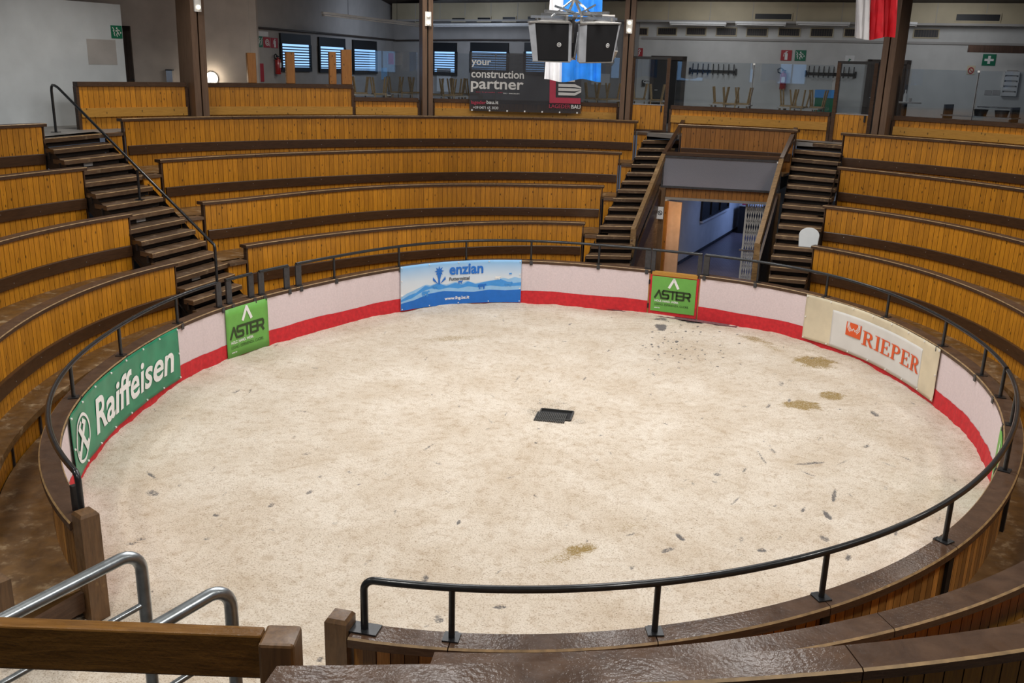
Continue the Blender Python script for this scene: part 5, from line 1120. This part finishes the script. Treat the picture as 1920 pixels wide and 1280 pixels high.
def extinguisher(W_, x, y0, y1, label):
    u, zt = W_.hit(x, y0, .1); _, zb = W_.hit(x, y1, .1); h = zt-zb; o = thing('fire_extinguisher', W_.pt(u, 0.12, zb), label, 'extinguisher', 'red fire extinguishers'); c = W_.pt(u, 0.12, zb); r = h*0.15
    MB().lathe(c, [(r*.9, 0), (r, .02), (r, h*.68), (r*.75, h*.77), (r*.3, h*.80), (r*.3, h*.84)], 14).build('cylinder', 'ext_red', o, True)
    MB().box(c+np.array([0, 0, h*.87]), (r*1.3, .04, h*.06), W_.ang).build('valve', 'black', o)
    MB().tube([W_.pt(u, .12, zb+h*.88), W_.pt(u-.10, .12, zb+h*.99), W_.pt(u-.19, .12, zb+h*.92), W_.pt(u-.17, .12, zb+h*.78), W_.pt(u-.06, .13, zb+h*.74), W_.pt(u+.04, .2, zb+h*.78)], .016, 8).build('hose', 'black', o, True)
    MB().box(W_.pt(u, .12+r, zb+h*.45), (r*1.1, .006, h*.25), W_.ang).build('label_plate', 'white', o)
extinguisher(Wd, 1471, 127, 168, 'red fire extinguisher hanging under its sign between the coat racks'); extinguisher(Wb, 519, 101, 139, 'red fire extinguisher hanging by the first blind-covered window')
def coat_rack(x0, y, x1, y1, n, label):
    ua, za = Wd.hit(x0, y); ub, zb = Wd.hit(x1, y1); o = thing('coat_rack', Wd.pt((ua+ub)/2, 0, za), label, 'coat rack', 'wall coat racks'); z = (za+zb)/2
    Wd.slab(ua, z-.04, ub, z+.04, 0.01, 0.05).build('rail', 'black', o)
    for u in (ua, ub): Wd.slab(u-.03, z-.09, u+.03, z+.09, 0.0, 0.07).build('end_plate', 'black', o)
    for k in range(n):
        u = ua+(ub-ua)*(k+.6)/n; MB().tube([Wd.pt(u, .04, z-.08), Wd.pt(u, .14, z-.10), Wd.pt(u, .15, z+.0), Wd.pt(u, .10, z+.1), Wd.pt(u, .12, z+.22)], .014, 6).build('hook', 'black', o, True)
coat_rack(1294, 133, 1380, 134, 9, 'black coat rack with hooks next to the dark door frame'); coat_rack(1511, 138, 1604, 140, 10, 'black coat rack with hooks under the fuse box')
ndoor = 1
def wall_door(W_, x0, y0, x1, yb, mat='door_wood'):
    global ndoor; ndoor += 1; u0, _, u1, z1 = W_.rect(x0, y0, x1, yb); o = thing(f'door_{ndoor}', W_.pt((u0+u1)/2, 0, GF), kind='structure'); f_ = 0.12
    lf = W_.slab(u0+f_, GF, u1-f_, z1-f_, 0.0, 0.03).build('leaf', mat, o); W_.slab(u0, GF, u0+f_, z1, 0, .08).build('frame', 'door_wood', o); W_.slab(u1-f_, GF, u1, z1, 0, .08).build('frame', 'door_wood', o); W_.slab(u0, z1-f_, u1, z1, 0, .08).build('frame', 'door_wood', o)
    W_.slab(u0+f_+.05, GF+1.0, u0+f_+.15, GF+1.03, .03, .08).build('handle', 'chrome', lf)
wall_door(Wd, 1219, 105, 1285, 200, 'black'); wall_door(Wd, 1621, 112, 1702, 215); wall_door(Wa, 231, 49, 249, 160, 'black')
u, z = Wd.hit(1212, 156); o = thing('door_knob_plate', Wd.pt(u, 0, z-.1), 'small dark lock plate with a pale ring beside the door frame', 'lock plate'); Wd.slab(u-.14, z-.1, u-.04, z+.1, 0, .05).build('plate', 'black', o); MB().tube([Wd.pt(u+.03+.12*math.cos(t), .05, z+.05+.05*math.sin(t)) for t in np.linspace(0, 2*PI, 14)[:-1]], .014, 6, True).build('ring', 'white', o)
# leaflet rack
u0, z0, u1, z1 = Wd.rect(1880, 135, 1907, 180); o = thing('leaflet_rack', Wd.pt((u0+u1)/2, 0, z0), 'white wire leaflet rack on the wall beyond the first aid sign', 'rack')
for uu in (u0, u1): Wd.slab(uu-.01, z0, uu+.01, z1, 0, .12).build('side', 'white', o)
for k in range(5): z = z0+(z1-z0)*k/4.6; Wd.slab(u0, z, u1, z+.10, .02, .12).build('shelf', 'white', o); Wd.slab(u0+.05, z+.10, u1-.05, z+.14, .03, .10).build('leaflets', 'plaster_grey', o)
# fluorescent fittings
def tube_lamp(label, A, B, hang=None):
    o = thing('fluorescent_lamp', (np.array(A)+np.array(B))/2, label, 'lamp', 'unlit fluorescent lamps'); A = np.array(A, float); B = np.array(B, float); d = (B-A)/np.linalg.norm(B-A)
    MB().bar(A, B, 0.12, 0.06).build('housing', 'white', o); lo = np.array([0, 0, .055]); MB().tube([A+d*.05-lo, B-d*.05-lo], 0.018, 8).build('tube', 'white_print', o, True)
    for P_ in (A+d*.03, B-d*.03): MB().box(P_-lo, (.04, .06, .06), -math.atan2(d[1], d[0])).build('socket', 'plaster_grey', o)
    if hang:
        for f_ in (.25, .75): Q_ = A+(B-A)*f_; MB().tube([Q_, Q_+np.array([0, 0, hang])], .006, 6).build('hanger', 'black', o)
for k, (x0, x1) in enumerate(((1256, 1362), (1379, 1474), (1493, 1594), (1683, 1720))):
    ua, za = Wd.hit(x0, 42, .62); ub, zb = Wd.hit(x1, 44, .62); tube_lamp(('first', 'second', 'third', 'short fourth')[k]+' unlit fluorescent fitting along the beige duct, counted from the gate-side pillar', Wd.pt(ua, .62, za), Wd.pt(ub, .62, zb))
ua = at_depth(604, 24, 27.0); ub = at_depth(787, 46, 29.5); tube_lamp('long unlit fluorescent fitting hanging in front of the window wall', ua, ub, 0.9)
ua, za = Wc.hit(812, 46, .62); ub, zb = Wc.hit(1000, 45, .62); tube_lamp('unlit fluorescent fitting along the duct above the back windows', Wc.pt(ua, .62, za), Wc.pt(ub, .62, zb))
P_ = Wd.rect(1815, 86, 1960, 99.5, 2.0); o = Wd.slab(*P_, 1.9, 2.1).build('hanging_beam', 'pillar'); tag(o, 'short brown beam hanging above the first aid sign', 'beam')
for f_ in (.25, .8): pass
# round wall lamp, chrome ashtray
u, z = Wa.hit(397, 147); o = thing('wall_lamp', Wa.pt(u, 0, z), 'round glowing wall lamp half hidden behind the curved pillar', 'lamp'); 
MB().tube([Wa.pt(u, 0, z), Wa.pt(u, .05, z)], .17, 18).build('base', 'white', o); bm = bmesh.new(); bmesh.ops.create_uvsphere(bm, u_segments=18, v_segments=10, radius=.145)
me = bpy.data.meshes.new('globe'); bm.to_mesh(me); bm.free(); me.materials.append(M['bulb']); go = bpy.data.objects.new('globe', me); COL.objects.link(go); go.parent = o; go.location = tuple(Wa.pt(u, .11, z)-Wa.pt(u, 0, z))
u, z = Wa.hit(321, 152); o = thing('wall_ashtray', Wa.pt(u, .1, z-.2), 'narrow chrome box on the pinkish wall above the parapet', 'wall box'); Wa.slab(u-.08, z-.25, u+.08, z+.27, 0, .16).build('box', 'chrome', o); Wa.slab(u-.09, z+.27, u+.09, z+.30, 0, .18).build('lid', 'steel_grey', o)
# brown posts standing on the high parapet
for k, (x0, x1, yt, yb) in enumerate(((467, 483, 99, 156), (539, 555, 98, 157), (619, 632, 97, 158), (642, 661, 93, 158))):
    a0, a1 = th_p(x0, yb), th_p(x1, yb); am = (a0+a1)/2; w_ = (a1-a0)*RP; q = xy(am, RP+0.09); zt_ = z_over(q, yt); mb = MB().box((q[0], q[1], (ZH+zt_)/2), (w_, 0.12, zt_-ZH), am).build('parapet_post', 'amber_red'); bv = mb.modifiers.new('b', 'BEVEL'); bv.width = 0.01
    tag(mb, ['brown wooden post on the parapet by the red hose cabinet', 'brown wooden post on the parapet in front of the first blind', 'narrow brown wooden post on the parapet in front of the second blind', 'broad brown wooden post ending the high parapet'][k], 'post')
# ================================================================== dark construction banner
TLb, TRb, BLb, BRb = at_r(882, 97, 12.72), at_r(1090.5, 104, 12.72), at_r(880, 207.5, 12.72), at_r(1089, 213, 12.72)
def bplace(px, py, d=0.0):
    u = (px-881)/209.0; v = (py-97)/111.5; top = TLb+(TRb-TLb)*u; bot = BLb+(BRb-BLb)*u; q = top+(bot-top)*(v if v <= 1 else 1+(v-1)); nrm = np.cross(TRb-TLb, BLb-TLb); nrm /= np.linalg.norm(nrm)
    if nrm[1] > 0: nrm = -nrm
    return q+nrm*d
m = bpy.data.materials.new('dark_mesh_vinyl'); m.use_nodes = True; nt = m.node_tree; bs = nt.nodes['Principled BSDF']; bs.inputs['Base Color'].default_value = (0.022, 0.022, 0.027, 1); bs.inputs['Roughness'].default_value = 0.45
tr = N(nt, 'ShaderNodeBsdfTransparent'); mx = N(nt, 'ShaderNodeMixShader'); mx.inputs[0].default_value = 0.16; nt.links.new(bs.outputs[0], mx.inputs[1]); nt.links.new(tr.outputs[0], mx.inputs[2]); nt.links.new(mx.outputs[0], nt.nodes['Material Output'].inputs[0]); M['mesh_vinyl'] = m
o = thing('banner', bplace(985, 208), 'large dark mesh banner with white and red lettering on the gallery parapet', 'banner')
s = MB(); vs = []; fs = []; nu, nv = 24, 12
for i in range(nu+1):
    for j in range(nv+1): vs.append(bplace(881+209*i/nu, 97+111.5*j/nv, 0.012*math.sin(i*.9+j*.5)*math.sin(PI*j/nv)))
for i in range(nu):
    for j in range(nv): a = i*(nv+1)+j; fs.append((a, a+nv+1, a+nv+2, a+1))
so = s.add(vs, fs).build('sheet', 'mesh_vinyl', o, True); 
def btext(t, x0, y0, x1, y1, mat, bold=0.03): emit2d(fit2d(text2d(t, 1, bold), x0, -y1, x1, -y0), lambda u, v, d: bplace(u, -v, 0.03), 'lettering', mat, o)
btext('your', 883.5, 112, 920, 125, 'grey_print', .018); btext('construction', 883.5, 130.5, 982, 145, 'grey_print', .018); btext('partner', 883, 148.5, 981.5, 172.5, 'grey_print', .018)
btext('bau & projekt . edil', 893, 171, 942, 173.5, 'crimson', 0); btext('BAU - IMMOBILIEN', 944, 172, 974, 174.5, 'grey_print', 0.01)
btext('lageder', 884, 188.5, 912, 197, 'crimson', .01); btext('bau.it', 912.8, 187.5, 935, 194.5, 'grey_print', .02); btext('+39 0471 65 3030', 888, 199, 935, 204.5, 'grey_print', .015)
btext('LAGEDER', 1030, 191.5, 1070, 199, 'crimson', .01); btext('BAU', 1071.5, 191.8, 1089, 199.3, 'grey_print', .03)
def bpoly(pts, mat): emit2d(poly2d([(x, -y) for x, y in pts]), lambda u, v, d: bplace(u, -v, 0.03), 'logo_print', mat, o)
bpoly([(1030.5, 130), (1042, 130), (1042, 178.5), (1030.5, 178.5)], 'crimson'); bpoly([(1030.5, 178.5), (1089, 178.5), (1089, 189.5), (1030.5, 189.5)], 'crimson')
for y in (142, 152, 160, 168.5): bpoly([(1047, y), (1078, y), (1078, y+5.5), (1047, y+5.5)], 'grey_print')
bpoly([(1078, 168.5), (1090, 163), (1090, 167), (1078, 174)], 'grey_print'); bpoly([(1078, 160), (1090, 161), (1090, 163), (1078, 165.5)], 'grey_print'); bpoly([(1078, 152), (1090, 157.5), (1090, 160), (1078, 157.5)], 'grey_print')
s = MB()
for k in range(7): s.box(bplace(886+32.8*k, 207+k*.4*0, 0.02), (.04, .04, .04)); 
tag(s.build('eyelets', 'white_print', o), kind='stuff')
# ================================================================== flags
def flag(label, depth, strips, ytop, ybot, seed):
    """strips: (x0_top, x1_top, x0_bot, x1_bot, material)"""
    r = random.Random(seed); c = at_depth((strips[0][0]+strips[-1][1])/2, ybot, depth); o = thing('hanging_flag', c, label, 'flag'); ph = r.uniform(0, 6)
    for (a0, a1, b0_, b1_, mat) in strips:
        vs = []; fs = []; nu, nv = 14, 18
        for i in range(nu+1):
            for j in range(nv+1):
                f = j/nv; u = i/nu; x = (a0+(a1-a0)*u)*(1-f)+(b0_+(b1_-b0_)*u)*f; y = ytop+(ybot-ytop)*f+(3*math.sin(x*.09+ph)*f)
                P_ = at_depth(x, y, depth); P_[1] += (0.05*math.sin(x*.22+ph)+0.04*math.sin(x*.5+f*2))*(.4+.6*f); vs.append(P_)
        for i in range(nu):
            for j in range(nv): a = i*(nv+1)+j; fs.append((a, a+nv+1, a+nv+2, a+1))
        MB().add(vs, fs).build('stripe', mat, o, True)
    A, B = at_depth(strips[0][0]-6, ytop, depth), at_depth(strips[-1][1]+6, ytop, depth); MB().tube([A, B], .02, 8).build('pole', 'pine_leg', o)
    for Q_ in (A, B): MB().tube([Q_, (Q_[0], Q_[1], 10.4-0.137*math.hypot(Q_[0], Q_[1]))], .006, 6).build('cord', 'black', o)
flag('long hanging flag, half white and half blue, behind the loudspeakers', 20.0, [(1036, 1058, 1020.5, 1053, 'flag_white'), (1058, 1131, 1053, 1126, 'flag_blue')], -70, 151, 1)
flag('hanging flag, half white and half red, in front of a pillar', 20.5, [(1610, 1641, 1601, 1628.5, 'flag_white'), (1641, 1688, 1628.5, 1676, 'flag_red')], -70, 72, 2)
# ================================================================== loudspeaker cluster over the ring
HUB = at_depth(1076, 40, 13.6)
def speaker(label, px, py, depth, yaw, tilt, roll=0.0, tp=(0.0, 0.0)):
    C = at_depth(px, py, depth); o = thing('loudspeaker', C, label, 'loudspeaker', 'hanging loudspeakers')
    def tf(p):
        x, y, z = p; k_ = (0.26-z)/0.52; x = x*(1-(tp[1] if x > 0 else tp[0])*k_); c, s_ = math.cos(roll), math.sin(roll); x, z = x*c-z*s_, x*s_+z*c
        c, s_ = math.cos(tilt), math.sin(tilt); y, z = y*c-z*s_, y*s_+z*c; c, s_ = math.cos(yaw), math.sin(yaw); x, y = x*c-y*s_, x*s_+y*c; return C+np.array([x, y, z])
    w, h, d = .30, .245, .38; wb = .17                      # front toward -y
    def hexa(fr, bk, name, mat):
        vs = [tf(p) for p in fr+bk]; return MB().add(vs, [(0, 1, 2, 3), (7, 6, 5, 4), (0, 4, 5, 1), (1, 5, 6, 2), (2, 6, 7, 3), (3, 7, 4, 0)]).build(name, mat, o)
    hexa([(-w, .04, -h), (w, .04, -h), (w, .04, h), (-w, .04, h)], [(-wb, d, -h), (wb, d, -h), (wb, d, h), (-wb, d, h)], 'cabinet', 'steel_grey')
    g0, g1 = -.20, .27
    hexa([(g0, -.01, -h+.01), (g1, -.01, -h+.01), (g1, -.01, h-.01), (g0, -.01, h-.01)], [(g0, .05, -h+.01), (g1, .05, -h+.01), (g1, .05, h-.01), (g0, .05, h-.01)], 'grille', 'black')
    hexa([(-w, .0, -h), (g0, -.015, -h), (g0, -.015, h), (-w, .0, h)], [(-w, .06, -h), (g0, .06, -h), (g0, .06, h), (-w, .06, h)], 'side_cheek', 'cheek'); hexa([(g1, -.015, -h), (w, .0, -h), (w, .0, h), (g1, -.015, h)], [(g1, .06, -h), (w, .06, -h), (w, .06, h), (g1, .06, h)], 'side_cheek', 'cheek')
    for z0_, z1_ in ((-h-.015, -h), (h, h+.02)): hexa([(-w, -.02, z0_), (w, -.02, z0_), (w, -.02, z1_), (-w, -.02, z1_)], [(-wb, d, z0_), (wb, d, z0_), (wb, d, z1_), (-wb, d, z1_)], 'rim', 'kraft')
    pts = [tf((.14+.03*math.cos(t), -.014, -.03+.03*math.sin(t))) for t in np.linspace(0, 2*PI, 16)[:-1]]; n_ = tf((0, -1, 0))-tf((0, 0, 0)); MB().poly(pts, n_, .004).build('badge', 'white', o)
    vs, f_ = ring2d(.14, -.03, .012, .02, 12); emit2d((vs, f_), lambda u, v, dd: tf((u, -.021, v)), 'badge_print', 'black', o)
    for x in (-.2, .2):
        A = tf((x, .12, h+.02)); MB().tube([A, (A[0], A[1], HUB[2]+.02)], .008, 6).build('chain', 'chrome', o)
    return o
speaker('black-fronted grey loudspeaker on the hub, turned toward the green banner', 1030, 79, 13.35, -0.22, 0.10, 0.0, (0.24, 0.0))
speaker('black-fronted grey loudspeaker on the hub, turned toward the cream banner', 1124, 81, 13.4, 0.34, 0.10, 0.04, (0.02, 0.30))
speaker('grey loudspeaker on the hub facing the far seating behind the banner side', 1048, 78, 14.35, PI-0.4, 0.30); speaker('grey loudspeaker on the hub facing the far seating behind the tunnel side', 1114, 78, 14.35, PI+0.4, 0.30)
o = thing('speaker_hub', HUB, 'metal bar hub with chains carrying the loudspeakers over the ring', 'hanging frame')
for k, a in enumerate((0.1, 0.85, 1.57, 2.4)):
    d = np.array([math.cos(a), math.sin(a), 0])*.60; z = np.array([0, 0, .055*(k % 2)+.045]); MB().bar(HUB-d+z, HUB+d+z, .05, .035).build('bar', 'chrome', o)
for a in (0.4, 1.9, 3.5, 5.0): MB().bar(HUB+np.array([.33*math.cos(a), .33*math.sin(a), .05]), HUB+np.array([0, 0, .30]), .03, .02).build('strut', 'chrome', o)
for dx, dy in ((-.1, -.1), (.1, -.08), (.0, .12), (-.52, 0), (.52, .05)): MB().bar(HUB+np.array([dx, dy, .06]), HUB+np.array([dx, dy, -.28]), .05, .03, (1, 0, 0)).build('hanger', 'kraft', o)
for dx, rz in ((.16, .5), (-.14, -.3)): MB().box(HUB+np.array([dx, -.05, .15]), (.28, .2, .02), ax=np.array([[math.cos(rz), 0, math.sin(rz)], [0, 1, 0], [-math.sin(rz), 0, math.cos(rz)]])).build('plate', 'galv', o)
MB().tube([HUB+np.array([0, 0, .28]), (HUB[0], HUB[1], 10.3)], .02, 8).build('suspension', 'black', o)
# ================================================================== gallery furniture
def table(px, py, r, label, w_=1.1, rot=None):
    a = th_p(px, py, r); q = xy(a, r); o = thing('dining_table', (q[0], q[1], GF), label, 'table', 'gallery tables'); ang = a
    MB().box((q[0], q[1], GF+.735), (w_, .75, .03), ang).build('tabletop', 'plaster_grey', o); t_, d_ = np.array([math.cos(a), -math.sin(a)]), np.array([math.sin(a), math.cos(a)])
    for u in (-1, 1):
        for v in (-1, 1): l_ = q+t_*u*(w_/2-.06)+d_*v*.31; MB().box((l_[0], l_[1], GF+.36), (.05, .05, .72), ang).build('leg', 'pine_leg', o)
    return q, a, t_, d_
def chair_on(q, rz, label, z=GF+.752):
    o = thing('upturned_chair', (q[0], q[1], z), label, 'chair', 'upturned chairs on tables'); c, s_ = math.cos(rz), math.sin(rz); L = lambda x, y, zz: np.array([q[0]+x*c-y*s_, q[1]+x*s_+y*c, z+zz])
    MB().box(L(0, 0, .02), (.38, .38, .035), -rz).build('seat', 'pine_leg', o)
    for x in (-1, 1):
        for y in (-1, 1): MB().bar(L(x*.15, y*.15, .03), L(x*.21, y*.21, .47), .034, .034).build('leg', 'pine_leg', o)
    for x in (-.15, .15): MB().bar(L(x, .21, .02), L(x, .25, -.36), .03, .03, (1, 0, 0)).build('back_post', 'pine_leg', o)
    MB().box(L(0, .245, -.28), (.34, .02, .14), -rz).build('backrest', 'pine_leg', o)
tabs = [(692, 185, 14.5, 'gallery table with upturned chairs beside the broad brown post', (-.2, .25)), (764, 186, 15.9, 'gallery table with upturned chairs left of the slim banner pillar', (-.35, -.05, .3)), (838, 187, 14.6, 'gallery table with upturned chairs below the paper sheet', (-.3, 0, .28)), (872, 187, 16.0, 'gallery table with upturned chairs beside the dark banner edge', (-.2, .2)),
        (1128, 192, 14.6, 'gallery table with upturned chairs between banner and gate pillar', (-.3, .0, .3)), (1212, 197, 15.6, 'gallery table with upturned chairs behind the first gallery gate', (-.25, .3)), (1370, 202, 14.6, 'gallery table with upturned chairs below the first coat rack', (-.35, .0, .3)), (1500, 210, 14.5, 'gallery table with upturned chairs below the extinguisher', (-.4, .0, .4)), (1985, 234, 14.4, 'gallery table with upturned chairs past the leaflet rack', (-.3, .1))]
for px, py, r, lab, offs in tabs:
    q, a, t_, d_ = table(px, py, r, lab)
    for k, u in enumerate(offs):
        sg = 1 if k % 2 == 0 else -1; qq = q+t_*u+d_*sg*.21; chair_on(qq, -a+(0 if sg > 0 else PI)+random.uniform(-.15, .15), ('end' if k == 0 else 'middle' if k == 1 and len(offs) == 3 else 'other end')+' wooden chair upside down on the table '+lab.replace('gallery table with upturned chairs ', ''))
# small high table with bottle, folding chair, green and blue bin
a = th_p(1697, 205, 15.2); q = xy(a, 15.2); zt_ = z_over(q, 191)
o = thing('bar_table', (q[0], q[1], GF), 'small pale round bar table with a bottle beside the dark wall door', 'table'); MB().lathe((q[0], q[1], GF), [(.22, 0), (.22, .02), (.04, .05), (.04, zt_-GF-.03)], 16).build('pedestal', 'black', o, True); MB().lathe((q[0], q[1], zt_-.03), [(.38, 0), (.38, .03)], 24).build('top', 'plaster_grey', o)
b_ = MB().lathe((q[0]-.05, q[1], zt_), [(.04, 0), (.042, .18), (.016, .24), (.016, .31)], 12).build('bottle', 'white', None, True); tag(b_, 'pale bottle standing on the round bar table', 'bottle'); b_ = MB().lathe((q[0]+.1, q[1], zt_), [(.03, 0), (.036, .1)], 12).build('drinking_glass', 'plaster_grey', None, True); tag(b_, 'small glass beside the bottle on the bar table', 'glass')
a = th_p(1548, 195, 16.4); q = xy(a, 16.4); o = thing('waste_bin', (q[0], q[1], GF), 'tall green bin with a blue lid, partly a reflection, below the second coat rack', 'bin'); MB().box((q[0], q[1], GF+.5), (.52, .5, 1.0), a).build('body', 'sign_green', o); MB().box((q[0], q[1], GF+1.10), (.56, .54, .22), a).build('lid', 'blue_mid', o); qq = xy(a+.02, 16.15); MB().box((qq[0], qq[1], GF+.95), (.12, .02, .5), a).build('towel', 'cream', o)  # green and blue boxes stand partly for a reflection
a = th_p(1838, 215, 14.8); q = xy(a, 14.8); o = thing('serving_trolley', (q[0], q[1], GF), 'steel serving trolley with dark pans behind the far glass screen', 'trolley')
MB().box((q[0], q[1], GF+.74), (1.7, .6, .03), a).build('top', 'galv', o)
t_ = np.array([math.cos(a), -math.sin(a)])
for u in (-.8, .8): MB().box((q[0]+t_[0]*u, q[1]+t_[1]*u, GF+.5), (.04, .5, 1.0), a).build('leg', 'steel_grey', o)
MB().tube([(q[0]-t_[0]*.1, q[1]-t_[1]*.1, GF+.98), (q[0]+t_[0]*.8, q[1]+t_[1]*.8, GF+.98)], .018, 8).build('rail', 'chrome', o)
for u, c_ in ((0.0, 'black'), (.5, 'steel_grey')): tag(MB().lathe((q[0]+t_[0]*u, q[1]+t_[1]*u, GF+.756), [(.13, 0), (.17, .16), (.16, .16), (.12, .02)], 14).build('pan', c_, None, True), ('black' if c_ == 'black' else 'grey')+' pan standing on the steel serving trolley', 'pan')
# small red and white table flag
P_ = at_r(728, 150, 17.4); o = thing('table_flag', (P_[0], P_[1], GF), 'small red and white flag on a thin pole behind the glass', 'flag'); MB().tube([(P_[0], P_[1], GF), (P_[0], P_[1], 5.60)], .014, 6).build('pole', 'chrome', o); MB().box((P_[0]+.09, P_[1], 5.42), (.17, .01, .34)).build('red_half', 'flag_red', o); MB().box((P_[0]+.31, P_[1], 5.41), (.26, .01, .36)).build('white_half', 'flag_white', o)
MB().lathe((P_[0], P_[1], GF), [(.16, 0), (.16, .03), (.03, .05)], 14).build('foot', 'steel_grey', o)
# added fill lights without fittings, to brighten the gallery walls
area('gallery_fill', tuple(Wd.pt(Wd.L*0.25, 2.4, 7.2)), 1.5, 26, (0.92, 0.95, 1.0), tuple(Wd.pt(Wd.L*0.25, 0.4, 4.4)))
area('gallery_fill', tuple(Wd.pt(Wd.L*0.8, 2.4, 7.2)), 1.5, 26, (0.92, 0.95, 1.0), tuple(Wd.pt(Wd.L*0.8, 0.4, 4.4)))
area('gallery_fill', tuple(Wb.pt(Wb.L*0.6, 2.5, 6.9)), 1.5, 24, (0.72, 0.82, 1.0), tuple(Wb.pt(Wb.L*0.7, 0.4, 4.6)))
area('gallery_fill', tuple(Wc.pt(Wc.L*0.5, 2.5, 6.7)), 1.5, 20, (0.72, 0.82, 1.0), tuple(Wc.pt(Wc.L*0.5, 0.4, 4.6)))

# rear part of the hall behind the viewer: wall with daylit windows
rw = MB().sweep(arc(112*D2R, 248*D2R, 4*D2R), lambda t: 18.5, [(0, GF-0.1), (0, 8.2), (0.2, 8.2), (0.2, GF-0.1)]).build('wall_rear', 'plaster'); tag(rw, kind='structure')
gfr = deck_mesh(112*D2R, 248*D2R, lambda t: 12.3, lambda t: 18.6, GF-0.02, 0.10).build('floor_rear_gallery', 'stone_floor'); tag(gfr, kind='structure')
for k in range(9):
    a = (128+13*k)*D2R; nwin += 1; q = xy(a, 18.47); o = thing(f'window_{nwin}', (q[0], q[1], 4.7), kind='structure')
    MB().box((q[0], q[1], 5.4), (1.5, 0.04, 1.3), a).build('pane', 'daylight', o)
    for u in (-.78, 0, .78): p_ = q+np.array([math.cos(a), -math.sin(a)])*u; MB().box((p_[0], p_[1], 5.4), (0.07, 0.10, 1.42), a).build('window_frame', 'black', o)
    for z in (4.72, 6.08): MB().box((q[0], q[1], z), (1.6, 0.10, 0.07), a).build('window_frame', 'black', o)
